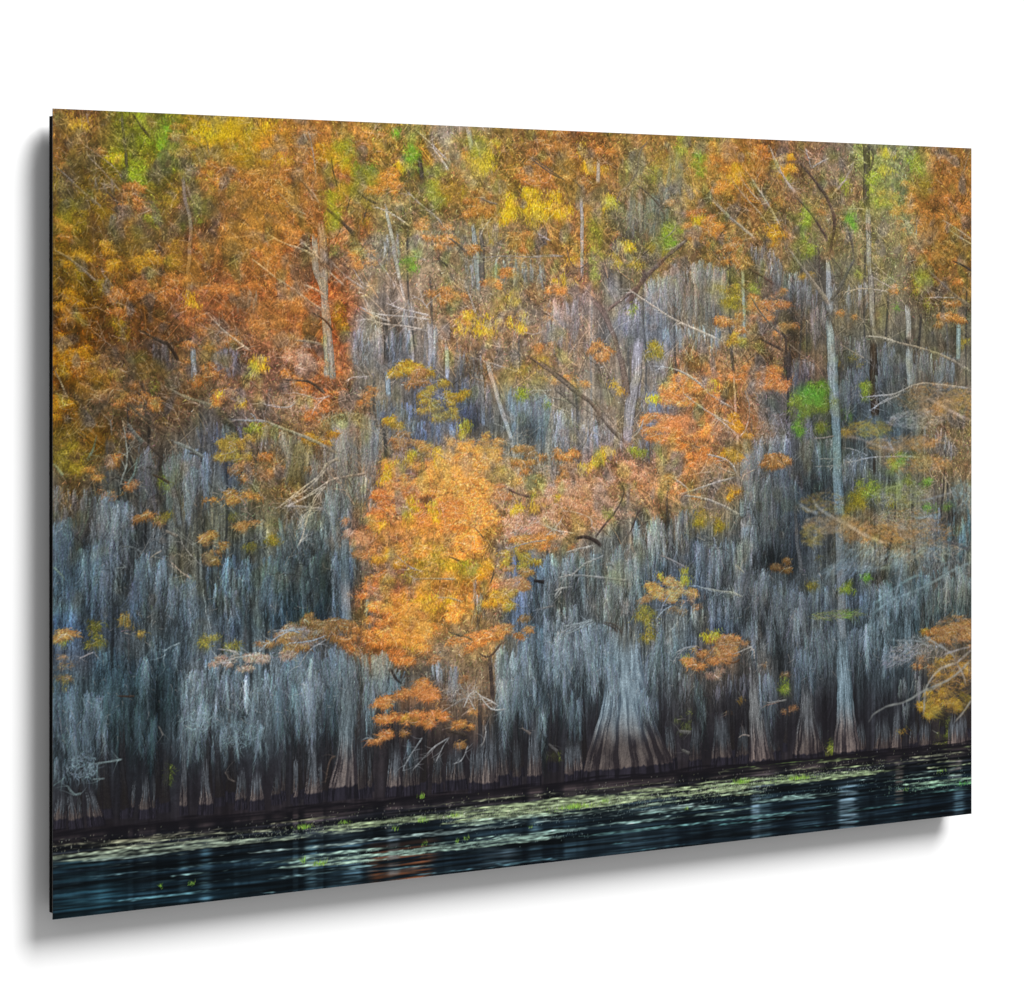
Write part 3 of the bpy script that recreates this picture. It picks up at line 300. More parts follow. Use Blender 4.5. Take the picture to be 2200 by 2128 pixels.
# moss curtains: tile x0 y0 x1 y1 length colour density
MOS = '''
I 960 290 1900 300 330 a4aeb8 1.3|I 980 330 1150 340 520 a0aeb6 1.1|I 1000 640 1330 640 300 92a2aa 1.2|I 1620 300 1896 260 380 acb2bc 1.3|I 1760 420 1860 420 420 a0adb8 1|I 1420 480 1530 700 300 8c9aa4 .8|I 1350 600 1520 640 220 7c8c94 .9|I 160 380 420 430 560 8494a0 1|I 160 560 400 560 420 7a8a94 .9|I 430 440 500 440 520 8e9ca8 1|I 500 300 740 300 480 5c7076 .8|I 740 60 850 90 240 8899a0 1.1|I 745 200 760 200 370 90a4aa .8|I 760 560 830 560 420 647c84 .9|I 560 500 740 500 400 586c72 .8|I 160 850 450 880 180 8898a2 .9|I 840 250 980 260 500 52646a .6|I 440 170 660 150 260 687e86 .8|I 1120 190 1190 190 360 98a8b0 1|I 900 120 1000 130 300 8c9ca4 .9
J 0 280 420 260 560 a0acb6 1.2|J 20 330 160 330 450 98a8b0 1|J 160 420 260 420 350 9aa6b0 1|J 360 330 480 330 560 98a4aa 1|J 480 280 760 330 400 9cb0b8 1.1|J 540 400 600 400 560 8c9ea8 .8|J 950 350 1130 370 230 a8aeb6 1.1|J 1380 260 1600 200 650 96a2a8 1|J 1400 420 1480 420 420 9aa8ac .9|J 1550 120 1730 140 560 8c98a2 1|J 1740 160 1896 160 560 a4b0b8 1.1|J 1500 400 1560 400 420 7c8a92 .7|J 1650 640 1690 640 440 98a6ac 1|J 820 860 840 860 180 8c9aa4 .8|J 0 480 140 480 420 6e7e86 .8|J 280 480 360 500 420 66767e .7
K 0 240 100 240 560 8094a0 1|K 100 220 540 260 560 a4b0ba 1.3|K 150 380 480 380 300 a8b2bc 1|K 560 0 640 0 260 9aa4a6 1|K 1020 80 1110 80 250 a8a698 1|K 1040 560 1110 600 400 808c8e .8|K 1140 40 1320 60 280 a2a8b0 1.2|K 1320 40 1440 60 480 9aa2ac 1|K 1440 60 1600 80 300 8c949e 1|K 1640 20 1780 20 320 98a2ae 1|K 700 380 800 480 360 7c868c .8|K 800 260 960 240 400 747c7c .7|K 700 640 800 700 320 848e98 .8|K 800 480 1040 560 240 7c7c7e .7|K 1160 560 1400 560 200 8e8a94 .8|K 1460 520 1540 560 330 9aa2aa .9|K 1540 200 1660 200 300 7a848c .7|K 1690 380 1800 380 400 7e8a96 .8|K 60 500 330 700 340 8696a0 .9
L 80 60 300 60 300 9aa2ac 1.2|L 300 60 420 100 320 8f969e 1|L 430 120 560 150 330 8a929c 1|L 580 90 700 110 400 949eaa 1.1|L 680 320 880 280 380 76828a .8|L 900 90 1060 100 200 8496a0 .9|L 960 300 1100 280 420 88929c .9|L 1060 380 1220 400 300 8c98a2 1|L 1140 180 1260 130 260 98a8b0 1|L 1240 90 1430 60 240 9cb0ba 1.1|L 1430 80 1736 0 260 88a4b0 1.2|L 1540 0 1640 0 260 98acb6 1|L 1660 0 1736 0 240 90a8b4 1|L 1270 640 1330 640 150 a0a4a6 .7|L 1300 800 1340 800 160 a8aaac .6|L 1350 560 1420 600 250 a8a4a2 .7|L 380 590 480 590 420 9098a2 .9|L 1420 660 1460 700 240 a49c92 .7
E 160 870 420 880 300 8c929a 1|E 410 950 560 900 620 8e99a4 1.1|E 540 960 700 960 480 8c969e 1|E 640 960 690 960 420 9ca8ac .8|E 160 1050 330 1100 480 74889a .9|E 160 1300 360 1300 600 6e8494 .9|E 720 600 800 620 500 989aa4 1|E 890 680 1000 640 420 8e9a98 .9|E 1020 620 1200 640 520 8e98a6 1|E 1110 460 1400 440 160 8a8c94 .8|E 1540 470 1780 520 200 aaa8a0 1|E 1730 540 1900 580 380 9ea4a8 1|E 1640 1060 1740 1060 330 98a6ae 1.1|E 1500 1080 1545 1080 260 b0b2ae 1.1|E 1740 1020 1957 1050 260 92a4ac 1|E 700 1320 900 1300 420 8498a4 1.1|E 860 1460 1100 1460 420 8c9aa6 1.2|E 1180 1360 1500 1320 420 7e92a0 1|E 1500 1330 1957 1290 480 70828c .9|E 1260 1540 1400 1560 350 8c9aa8 1|E 480 1180 600 1180 700 8492a0 .9|E 360 1200 480 1200 500 6c7e8a .8|E 620 1440 740 1440 420 7488a0 .7|E 920 1620 1100 1640 300 7c8e98 .9|E 1590 1440 1720 1440 460 8296a4 .9|E 160 1600 380 1650 300 6e8294 .9
F 340 420 640 400 620 a6aab0 1.1|F 60 540 120 540 330 a4a8a8 1|F 120 560 360 640 260 a09e9e .9|F 0 1030 340 1020 420 8c9ca4 1|F 280 820 640 800 420 8c989e 1.1|F 350 1260 480 1260 560 9aa6b4 1|F 0 1330 350 1300 460 6c7c7e .8|F 1180 140 1300 100 420 9ca2b0 1.1|F 1290 160 1400 180 340 b4b4bc 1|F 1480 220 1640 240 400 94a4b0 1|F 1640 260 1740 280 340 909eac 1|F 820 420 1000 440 170 8a949e .9|F 1000 450 1180 460 150 8494a0 .9|F 640 300 900 320 160 8a90a0 .9|F 1620 1330 1957 1300 330 909aa2 1|F 1560 1450 1680 1450 440 a0a2a8 .8|F 1780 1640 1957 1660 260 949ea6 1|F 1870 440 1957 440 280 a4a4b0 .9|F 560 1540 620 1540 350 a4a2a4 .8|F 1270 1480 1340 1480 380 8c8e92 .8|F 400 1040 500 1000 200 8c98a4 .8
G 0 240 120 260 350 88989c .9|G 140 360 320 380 360 a6a6b4 1|G 320 420 440 440 260 acb0b8 1|G 440 460 600 520 150 b0aea4 1|G 680 1100 900 1040 420 92a0a6 1|G 900 1030 1080 1030 420 7c868c .9|G 0 1380 260 1330 420 94a2aa 1|G 280 1300 480 1290 380 92a2a8 1|G 520 1280 740 1260 600 909c9e 1|G 1080 1200 1380 1240 500 7c8288 .9|G 1400 560 1500 760 560 949aa2 1|G 1500 500 1700 560 330 8e949e 1|G 1440 780 1560 820 620 9299a4 1.1|G 1590 700 1640 700 640 9aa4ae 1|G 1660 760 1750 820 520 848c96 .9|G 1390 1060 1460 1080 460 9aa0a6 1|G 1460 1000 1560 1000 480 8c949c 1|G 1330 1400 1560 1420 450 9aa0aa 1|G 1060 1610 1120 1620 260 aaa89a 1|G 720 200 860 260 360 7e8288 .8|G 660 560 800 560 160 7c7c84 .8|G 1840 560 1957 560 320 7e8c90 .8|G 1550 1480 1780 1500 400 8c949e .9|G 100 1750 500 1760 140 a2aeb6 1.2|G 440 1450 560 1500 430 98a4a6 .9
H 360 560 620 540 340 8e929c 1|H 500 700 550 700 620 9aa2aa 1|H 380 800 480 820 620 8e969e 1|H 580 760 690 820 620 848c92 .9|H 700 380 760 420 520 828682 .8|H 750 560 880 560 330 7c8a8e .9|H 940 640 1100 660 300 8a9096 .9|H 930 180 1080 160 260 7e8a8c .9|H 1160 60 1340 100 200 8c9092 .8|H 1330 0 1500 20 180 98a0a8 1|H 1480 480 1640 500 200 90949c .9|H 1600 560 1660 540 180 9aa0a6 .9|H 700 1520 900 1500 340 8c98a2 1|H 1400 1440 1790 1400 420 84a0ac 1.1|H 1580 1400 1640 1400 420 98aeb8 1|H 1690 1380 1760 1380 420 90a8b4 1|H 1100 1500 1330 1480 320 8aa0aa .9|H 1540 1010 1620 1000 300 90a0ac .9|H 1640 1040 1790 1020 320 587480 .8|H 80 1580 300 1580 300 a0a6ae 1.1|H 600 1580 720 1540 400 969ea8 1|H 940 760 1020 740 260 808a90 .8
C 1580 960 1640 960 180 9aa0ac 1|C 1640 1020 1800 1080 260 9298a2 1|C 1800 1080 1957 1200 260 8e96a0 .9|C 740 1120 980 980 480 9098a4 1.1|C 980 1020 1260 1000 420 949aa0 1|C 560 1240 720 1230 320 a29ea8 1|C 100 1240 360 1200 280 a49ea2 .9|C 860 1380 1240 1400 200 8c98a2 1|C 620 540 760 460 350 8c8c80 .8|C 740 560 900 480 360 808a80 .9|C 1440 860 1600 900 160 a49ca0 .9|C 900 300 1000 200 300 aaaaa0 .8
D 380 820 540 850 180 9898a2 .9|D 560 920 720 980 280 989ea8 1.1|D 480 880 530 880 180 a4aab4 .9|D 860 1000 1100 1000 220 8c9098 .9|D 700 1120 830 1150 300 847e80 .8|D 880 1330 1120 1360 260 8c8c8c .9|D 930 1600 1110 1500 380 7e8688 .9|D 1160 1400 1350 1400 300 7e848c .9|D 1390 1420 1500 1430 300 98a2aa 1|D 1500 1440 1680 1480 320 8c96a0 1|D 640 1500 760 1500 300 8c9090 .9|D 0 880 100 860 500 94a0a4 1|D 100 900 180 900 300 a4a4a4 .8
B 480 1560 660 1520 320 a8a8ac 1|B 700 1540 860 1560 260 98a0aa 1|B 950 1500 1040 1500 320 b0b4ba 1.1|B 1180 1660 1320 1700 220 9ca4b0 1|B 820 1360 880 1380 260 b0b2b8 .9|B 660 960 780 900 260 9ea09e .8|B 1220 1100 1320 1060 250 a0a2a6 .9|B 1380 1080 1740 1090 180 a0a4a0 .9|B 1700 1400 1957 1380 330 a8a4aa .9
A 820 1610 960 1650 170 9a8e90 .9|A 1200 1640 1390 1640 240 8e8894 1|A 1340 1290 1500 1280 170 8c8684 .9|A 540 780 600 800 180 908e8a .8|A 1060 1230 1120 1230 70 949088 .8|A 400 520 560 560 140 988c84 .6'''

HOL = 'F 250 1470 170 110 .35|F 1720 1590 60 150 .4|H 640 880 60 200 .35|H 520 1340 90 90 .45|I 850 480 70 330 .35|I 620 560 60 260 .3|I 830 900 110 160 .35|K 350 560 70 150 .3|D 650 1280 50 180 .28|D 600 1560 60 120 .25|D 420 1490 40 80 .3|C 1720 1480 50 150 .2|G 1880 880 30 120 .4|G 740 620 40 90 .3|E 300 1250 120 60 .35|E 440 1700 50 200 .35|E 640 1480 50 120 .3|E 730 1200 60 80 .3|E 1500 1300 200 25 .3|E 1860 1380 100 120 .3|C 760 620 40 100 .3|C 1040 1130 30 80 .35|B 730 1600 60 150 .3|B 1240 1820 60 120 .35|F 1260 400 60 180 .3|F 1620 480 60 150 .4|H 480 1050 60 250 .35|H 660 1100 40 300 .35|H 1200 1480 120 60 .35|H 1680 1050 80 120 .35|H 1480 1600 60 100 .35|J 780 430 60 50 .4|J 1640 760 60 90 .3|J 1540 900 60 120 .4|J 950 900 120 80 .4|K 780 960 60 120 .35|K 1480 220 40 200 .35|K 1580 420 50 150 .35|L 520 500 30 160 .4|L 1080 600 60 120 .3|L 840 850 60 120 .3|L 320 240 30 200 .3|G 870 1130 30 90 .35|G 1560 1290 40 100 .4|G 300 1480 80 90 .3|B 930 480 20 100 .3|A 1420 1380 40 70 .3|A 940 1700 50 60 .35|E 1340 500 50 60 .3|E 850 850 30 200 .3'

TINT = 'A 1550 800 380 420 be8836 .55|A 1100 1150 250 300 b48032 .5|A 1650 1450 300 200 b88040 .5|A 800 250 150 240 8a9824 .40|A 1250 230 260 120 c8a818 .5|A 1500 300 250 140 c0941c .4|A 300 300 200 200 b08a34 .35|A 300 1000 170 250 a8801c .35|A 700 1050 250 150 a8842c .35|A 300 800 120 140 7a7420 .4|A 900 800 80 150 8c8c2c .3|A 1120 750 60 120 80982c .4|B 400 480 170 250 a0981c .38|B 350 780 70 140 909c24 .42|B 540 560 120 160 8c8c1c .4|B 1350 430 150 120 b8a420 .45|B 1000 600 100 180 94a028 .4|B 850 400 60 140 6c9a34 .4|B 1550 760 260 150 d8b020 .35|B 1480 1480 200 120 c8a838 .35|B 860 1100 70 80 5c9430 .4|C 950 250 150 200 8c9a50 .4|C 900 800 120 100 80a030 .45|C 450 900 80 200 98a030 .4|C 700 450 200 200 8c8c58 .3|C 1330 1180 120 100 a8a030 .4|C 1800 780 60 200 7c9a38 .4|C 1250 350 250 200 d08a34 .35|C 250 300 250 200 c08c38 .3|D 1180 350 120 220 98a040 .4|D 700 680 60 160 84983c .4|D 1450 300 100 160 98a048 .35|D 1480 1000 90 90 98a028 .45|D 1000 560 50 80 5c9434 .45|D 1500 650 280 250 c48c40 .3|D 780 1750 110 100 5c9c34 .5|E 300 650 130 130 8c7c24 .4|E 350 150 250 150 b4801c .35|F 1250 650 250 130 f0b048 .45|F 1000 800 350 150 eeaa50 .4|F 950 1650 250 120 f0a830 .45|F 850 1200 300 120 e89c38 .4|F 1100 1380 250 70 a89020 .4|F 1650 150 200 100 a89c48 .35|G 1000 480 260 110 e8884c .4|G 300 950 300 150 d8a078 .3|G 1820 350 110 90 5c9c34 .45|H 1250 900 200 80 94a038 .35|H 1330 720 100 60 9cac30 .45|H 1000 1000 120 80 a08c28 .35|H 1350 600 200 60 c48c4c .35|H 1000 1130 250 70 c8945c .35|H 1500 300 250 110 c49c70 .35|K 1180 430 180 70 dc8c50 .35|J 880 600 200 100 dc7c40 .35|J 820 180 180 110 eca038 .4'
def hx(s): return np.array([int(s[i:i + 2], 16) for i in (0, 2, 4)], float)
YY, XX = np.mgrid[0:CH, 0:CW].astype(float)
# ---- base colour field
pts, cols = [], []
for t, rows in BASE.items():
    for y, cs in rows:
        for x, c in zip((240, 720, 1200, 1680), cs.split()):
            u, v, _ = P(t, x, y)
            if -40 < u < CW + 40 and -40 < v < CH + 40: pts.append((u, v)); cols.append(hx(c))
pts = np.array(pts); cols = np.array(cols)
gx, gy = np.meshgrid(np.arange(0, CW + 20, 10.), np.arange(0, CH + 20, 10.))
d2 = (gx[..., None] - pts[:, 0]) ** 2 + (gy[..., None] - pts[:, 1]) ** 2
w = np.exp(-d2 / (2 * 34. ** 2)) + 1e-5 / (d2 + 400.)
low = (w[..., None] * cols).sum(2) / w.sum(2)[..., None]
def upsample(a):
    fx, fy = XX / 10, YY / 10; ix, iy = fx.astype(int), fy.astype(int); fx = (fx - ix)[..., None]; fy = (fy - iy)[..., None]
    return (a[iy, ix] * (1 - fx) + a[iy, ix + 1] * fx) * (1 - fy) + (a[iy + 1, ix] * (1 - fx) + a[iy + 1, ix + 1] * fx) * fy
base = upsample(low)
sat = (base.max(2) - base.min(2)) / (base.max(2) + 1)
moss = 1 - sstep(.22, .42, sat)
warp = noise(14, 14); warp2 = noise(14, 14)
ii = np.clip(YY + warp * 12, 0, CH - 1).astype(int); jj = np.clip(XX + warp2 * 12, 0, CW - 1).astype(int)
base = base[ii, jj]; moss = moss[ii, jj]
def hollow(t, x, y, rx, ry, k):
    global base
    u, v, s = P(t, x, y); d = ((XX + warp * 5 - u) / (rx * HS(t, x))) ** 2 + ((YY + warp2 * 5 - v) / (ry * s)) ** 2
    base = base * (1 - k * np.exp(-d * 1.1))[..., None]
for q in HOL.split('|'): q = q.split(); hollow(q[0], *map(float, q[1:]))
lf = noise(7, 7) * .10 + noise(2.2, 2.2) * .12 + noise(22, 22) * .08
lm = (noise(1.3, 22) * .17 + noise(5, 60) * .15) * (.45 + .55 * sstep(330, 520, YY)) + noise(2.5, 2.5) * .07 + noise(8, 14) * .06
base0 = base.copy()
cv = base * .88 * np.exp(lf * (1 - moss) + lm * moss)[..., None]

# ---- soft background hairs
def sample(a, x, y): return a[np.clip(y, 0, CH - 1).astype(int), np.clip(x, 0, CW - 1).astype(int)]
def bg_moss(n, lo, hi, ln, al, tone):
    x = rng.uniform(0, CW, n); y = rng.uniform(-20, 790, n); m = sample(moss, x, y)
    k = rng.uniform(0, 1, n) < m; x, y = x[k], y[k]; n = len(x)
    c = sample(base0, x, y); g = c.mean(1, keepdims=True)
    f = np.exp(rng.normal(0, .22, (n, 1))) * tone
    c = np.clip((c * .7 + g * np.array([[.95, 1.0, 1.04]]) * .3) * f, 0, 255)
    strokes(x, y, np.pi / 2 + rng.normal(0, .05, n), rng.uniform(lo, hi, n), c, al * (.45 + .55 * sstep(330, 520, y)), rng.normal(0, .3, n), layers=3, rough=.15, wob=.6)
def bg_leaf(n, al, tone):
    x = rng.uniform(0, CW, n); y = rng.uniform(-5, 880, n); m = 1 - sample(moss, x, y) * .93
    k = rng.uniform(0, 1, n) < m; x, y = x[k], y[k]; n = len(x)
    c = jit(sample(base0, x, y) * tone, n, .30, .10)
    strokes(x, y, rng.choice([.9, 1.57, 2.2, .3], n) + rng.normal(0, .4, n), rng.uniform(2, 6.5, n), c, np.full(n, al), rng.normal(0, .8, n), layers=4)
bg_leaf(45000, .9, .62); bg_moss(14000, 20, 80, 1, .55, .62)
bg_leaf(60000, .9, 1.0); bg_moss(16000, 15, 70, 1, .55, 1.15)
bg_leaf(26000, .8, 1.35)
# faint distant trunks
n = 130
for i in range(n):
    x = rng.uniform(0, CW); y = rng.uniform(120, 620); L = rng.uniform(60, 200); c = sample(base0, np.array([x]), np.array([y]))[0]
    if sample(moss, np.array([x]), np.array([y + L / 2]))[0] < .35: continue
    s = rng.choice([.42, .55, 1.3] if y > 380 else [.62, .72, 1.2]); g = c.mean() * s
    line([(x, y), (x + rng.normal(0, 4), y + L / 2), (x + rng.normal(0, 8), y + L)], rng.uniform(1.5, 4), rng.uniform(2, 6), np.array([g, g * .98, g * .98]), .4, soft=.6)
# thin background twigs rising to the left
n = 1500
x = rng.uniform(0, CW, n); y = rng.uniform(0, 560, n); c = sample(base0, x, y)
sgn = np.where(rng.uniform(0, 1, n) < .75, 1, -1)
strokes(x, y, np.where(sgn > 0, rng.normal(.85, .25, n), rng.normal(2.3, .3, n)), rng.uniform(12, 55, n), np.clip(c * rng.choice([.45, 1.5], (n, 1)), 0, 235), np.full(n, .55), rng.normal(0, .3, n), layers=2, taper=False)

# ---- curtains of moss
def curtain(t, x0, y0, x1, y1, ln, col, den):
    (u0, v0, s), (u1, v1, _) = P(t, x0, y0), P(t, x1, y1)
    u0, v0, u1, v1 = map(float, (u0, v0, u1, v1)); L = ln * s; wd = abs(u1 - u0) + 6
    mx = sample(base0, np.linspace(u0, u1, 5), np.linspace(v0, v1, 5) + L * .35).mean(0); g0 = mx.mean()
    col = hx(col); col = col * (.80 * np.clip((.45 * col.mean() + .55 * g0 * 1.25) / col.mean(), .55, 1.1))
    nc = max(2, int(wd / 5.2 * den)); hi = float(np.clip((560 - (v0 + L * .4)) / 160, 0, 1))
    nw = int(wd * L / 30 * den); q = rng.uniform(-.02, 1.02, nw)
    strokes(u0 + (u1 - u0) * q, v0 + (v1 - v0) * q + rng.uniform(-.05, .75, nw) * L, np.full(nw, np.pi / 2), rng.uniform(8, 22, nw), jit(col * (.70 + .12 * hi), nw, .14, .03), np.full(nw, .30 + .22 * hi), layers=1, soft=1.4, width=np.full(nw, 2.5))
    nd = int(wd * 1.0 * den); q = rng.uniform(0, 1, nd)
    strokes(u0 + (u1 - u0) * q, v0 + (v1 - v0) * q + rng.uniform(.2, .75, nd) * L, np.full(nd, np.pi / 2) + rng.normal(0, .05, nd), L * rng.uniform(.12, .4, nd), jit(col * (.42 + .16 * hi), nd, .15, .04), np.full(nd, .5 - .2 * hi), layers=2, width=np.full(nd, 2.2), wob=.5)
    nc = max(3, int(wd / 5.0 * den * np.clip(L / 70, .8, 1.8))); q = rng.uniform(0, 1, nc); drop = rng.beta(.8, 1.9, nc) * .5; drop[: nc // 3] *= .25
    LL = L * np.clip(rng.normal(.64, .22, nc), .2, 1.1) * (1 - drop * .5); hw = rng.lognormal(1.02, .50, nc) * np.clip(LL / 42, .6, 1.4)
    tone = np.exp(rng.normal(.0, .17 - .06 * hi, nc)) * (1.06 - .25 * drop)
    for grp in np.array_split(rng.permutation(nc), 6):
        X, Y, A, N, C, AL, B = [], [], [], [], [], [], []; DX_, DY_, DN_ = [], [], []
        for i in grp:
            sway = rng.normal(0, .06); cx = u0 + (u1 - u0) * q[i]; cy = v0 + (v1 - v0) * q[i] + drop[i] * L + rng.uniform(-.08, .06) * L
            nt_ = int(rng.integers(1, 4)); tip = rng.normal(0, .55, nt_) * hw[i]; tl = LL[i] * rng.uniform(.6, 1.0, nt_); tl[0] = LL[i]
            m = int(10 + hw[i] * LL[i] * .24); p = rng.normal(0, .62, m); st = rng.beta(.9, 1.35, m) * .93; ti_ = rng.integers(0, nt_, m)
            conv = st ** 1.15
            X.append(cx + p * hw[i] * (1 - conv) + tip[ti_] * conv + sway * st * LL[i]); Y.append(cy + st * tl[ti_] + np.abs(p) * hw[i] * .35)
            N.append(np.minimum((1 - st) * tl[ti_] * rng.uniform(.3, .95, m) + 2, rng.uniform(6, 36, m)))
            A.append(np.pi / 2 - sway + (p * hw[i] - tip[ti_]) * .9 / np.maximum(tl[ti_], 8) + rng.normal(0, .10, m)); B.append(rng.normal(0, .35, m))
            fade = 1.12 + .13 * rng.normal(0, 1, m) + .14 * (p < -.1) - .16 * (p > .5) - .28 * st
            C.append(col * tone[i] * fade[:, None]); AL.append(.62 - .22 * st)
            k_ = int(6 + hw[i] * 1.6); DX_.append(cx + rng.normal(0, 1.0, k_) * hw[i] + 1); DY_.append(cy + rng.uniform(.30, 1.0, k_) * LL[i]); DN_.append(rng.uniform(.15, .4, k_) * LL[i] + 3)
        if not X: continue
        DX_, DY_, DN_ = map(np.concatenate, (DX_, DY_, DN_)); k_ = len(DX_)
        strokes(DX_, DY_, np.pi / 2 + rng.normal(0, .08, k_), DN_, jit(col * (.32 + .22 * hi), k_, .15, .04), np.full(k_, .50 - .26 * hi), layers=1, width=np.full(k_, 2.4), wob=.5)
        X, Y, A, N, AL, B = [np.concatenate(z) for z in (X, Y, A, N, AL, B)]; C = np.clip(np.concatenate(C), 0, 228) * np.exp(rng.normal(0, .05, (len(X), 3)))
        strokes(X, Y, A, N, C, AL, B, layers=1, rough=.14, wob=.6)
    n2 = int(wd * .8 * den); q = rng.uniform(0, 1, n2); st = rng.uniform(-.05, .7, n2)
    strokes(u0 + (u1 - u0) * q, v0 + (v1 - v0) * q + st * L, np.pi / 2 + rng.normal(0, .12, n2), rng.uniform(4, 16, n2), jit(np.minimum(col * 1.25, 225), n2, .1, .03), np.full(n2, .5), rng.normal(0, .4, n2), layers=2, rough=.1, wob=.5)
def frizz(t, x, y, rx, ry, col):                              # tangled pale twigs and moss
    u, v, s = P(t, x, y); rx = rx * HS(t, x); ry = ry * s; n = int(rx * ry * .5)
    r = np.sqrt(rng.uniform(0, 1, n)); a = rng.uniform(0, 6.28, n)
    strokes(u + r * rx * np.cos(a), v + r * ry * np.sin(a), rng.uniform(0, 6.28, n), rng.uniform(4, 12, n), jit(hx(col), n, .22, .03), np.full(n, .5), rng.normal(0, 2.2, n), layers=3)

# ---- foliage
def fol(t, x, y, rx, ry, pal, st=1.0):
    u, v, s = P(t, x, y); u, v = float(u), float(v); rx = rx * HS(t, x); ry = ry * s
    pc = np.array(PAL[pal], float); nc = max(5, int(rx * ry * math.pi / 34 * min(1, .45 + .55 * st)))
    r = np.sqrt(rng.uniform(0, 1, nc)) * (1 + .22 * rng.normal(0, 1, nc)); a = rng.uniform(0, 6.28, nc)
    cx = u + r * rx * np.cos(a); cy = v + r * ry * np.sin(a)
    if pal in 'cobrgp' and rx > 9:
        ns_ = max(4, nc // 4) if st >= .8 else max(2, nc // 6); r_ = np.sqrt(rng.uniform(0, 1, ns_)) * (1 + .12 * rng.normal(0, 1, ns_)); a_ = rng.uniform(0, 6.28, ns_)
        ox = u + r_ * rx * .92 * np.cos(a_); oy = v + r_ * ry * np.sin(a_); sd = np.where(rng.uniform(0, 1, ns_) < .5 + .42 * np.tanh((ox - u) / rx * 2), 1, -1)
        j_ = np.tile(np.arange(6), ns_); k_ = np.repeat(np.arange(ns_), 6); stp = rng.uniform(1.6, 3.2, ns_)[k_]; dr = rng.normal(.10, .07, ns_)[k_]
        cx = ox[k_] + sd[k_] * j_ * stp + rng.normal(0, .8, ns_ * 6) - sd[k_] * stp * 2.5; cy = oy[k_] + dr * (j_ - 1.2) ** 2 + rng.normal(0, .7, ns_ * 6)
        nc = len(cx); r = np.hypot((cx - u) / rx, (cy - v) / ry); spf = .62
        tw = np.arange(ns_)
        strokes(ox - sd * stp[::6] * 2.5, oy, np.where(sd > 0, .12, np.pi - .12) + rng.normal(0, .12, ns_), stp[::6] * 6.5, jit(np.array([200, 170, 140.]), ns_, .2, .04), np.full(ns_, .5), sd * .35, layers=1)
    else: spf = 1.0
    # break the clump into gaps
    g = sample(GAP, np.clip(cx, 0, CW - 1), np.clip(cy, 0, CH - 1)); k = (g > -.40 + .9 * np.clip(r - .5, 0, 1)) | ((spf < 1) & (st >= .8) & (g > -1.25)) | ((pal in 'yne') & (g > -1.1 + .9 * np.clip(r - .6, 0, 1)))
    cx, cy = cx[k], cy[k]; nc = len(cx)
    if nc == 0: return
    loc = sample(base0, np.array([u]), np.array([v]))[0]; kb = .50 - .28 * min(1, max(0, (st - .4) / .6)) - (.12 if pal in 'yneb' else 0)
    gain = (kb * loc.mean() * 1.15 + (1 - kb) * pc[:3].mean()) / pc[:3].mean(); pc = pc * gain; sh = pc.mean(1, keepdims=True) / max(loc.mean(), 1); pc = pc * (1 - kb * .7) + loc * sh * kb * .7
    if pal in 'nel':
        n_ = nc * 8; i_ = rng.integers(0, nc, n_)
        strokes(u + (cx[i_] - u) * 1.15 + rng.normal(0, 4, n_), v + (cy[i_] - v) * 1.2 + rng.normal(0, 4, n_), np.full(n_, 1.57) + rng.normal(0, .4, n_), rng.uniform(4, 10, n_), jit(pc[rng.integers(0, 4, n_)] * .95, n_, .12, .05), np.full(n_, .42 * min(1, st)), layers=1, soft=1.6)
    hang = pal in 'y'; wide = pal in 'cob'
    def spray(per, tone, lo, hi, al, sp, up, lay):
        n = nc * per; i = np.repeat(np.arange(nc), per)
        X = cx[i] + rng.normal(0, sp * 1.3 * spf, n); Y = cy[i] + rng.normal(0, sp * .8 * spf, n) + up * (1.5 if spf < 1 else 1)
        if hang: ang = np.pi / 2 + rng.normal(0, .28, n); ln = rng.uniform(lo, hi, n) * 1.25
        elif wide: ang = np.where(rng.uniform(0, 1, n) < .5, rng.normal(.5, .5, n), rng.normal(2.6, .5, n)); ln = rng.uniform(lo, hi, n)
        else: ang = rng.normal(1.3, .8, n); ln = rng.uniform(lo, hi, n)
        idx = rng.choice(5, n, p=tone); ct = np.exp(rng.normal(0, .10, nc))[i][:, None]
        c = jit(pc[idx], n, .13, .05) * ct
        strokes(X, Y, ang, ln, np.clip(c, 0, 252), np.full(n, al), rng.normal(0, .9, n), layers=lay)
    spray(7, (.18, .26, .03, .53, 0), 3, 7, .75 * min(1, st), 3.4, 1.5, 2)
    spray(10, (.42, .22, .24, .08, .04), 3, 7, .8 * min(1, st), 3.2, 0, 3)
    spray(4, (.22, 0, .44, 0, .34), 2, 5, .85 * min(1, st), 2.8, -1.2, 2)
    nt = int(nc * .22)
    if nt:
        i = rng.integers(0, nc, nt)
        tc = [np.array([226, 206, 184.]), np.array([92, 70, 50.])]
        c = np.where((rng.uniform(0, 1, nt) < .68)[:, None], tc[0], tc[1])
        strokes(cx[i], cy[i], rng.normal(.4, .6, nt) + np.where(rng.uniform(0, 1, nt) < .5, 0, np.pi - .8), rng.uniform(6, 20, nt), jit(c, nt, .1, .04), np.full(nt, .42 + .12 * (pal == 'p')), rng.normal(0, .8, nt), layers=1)

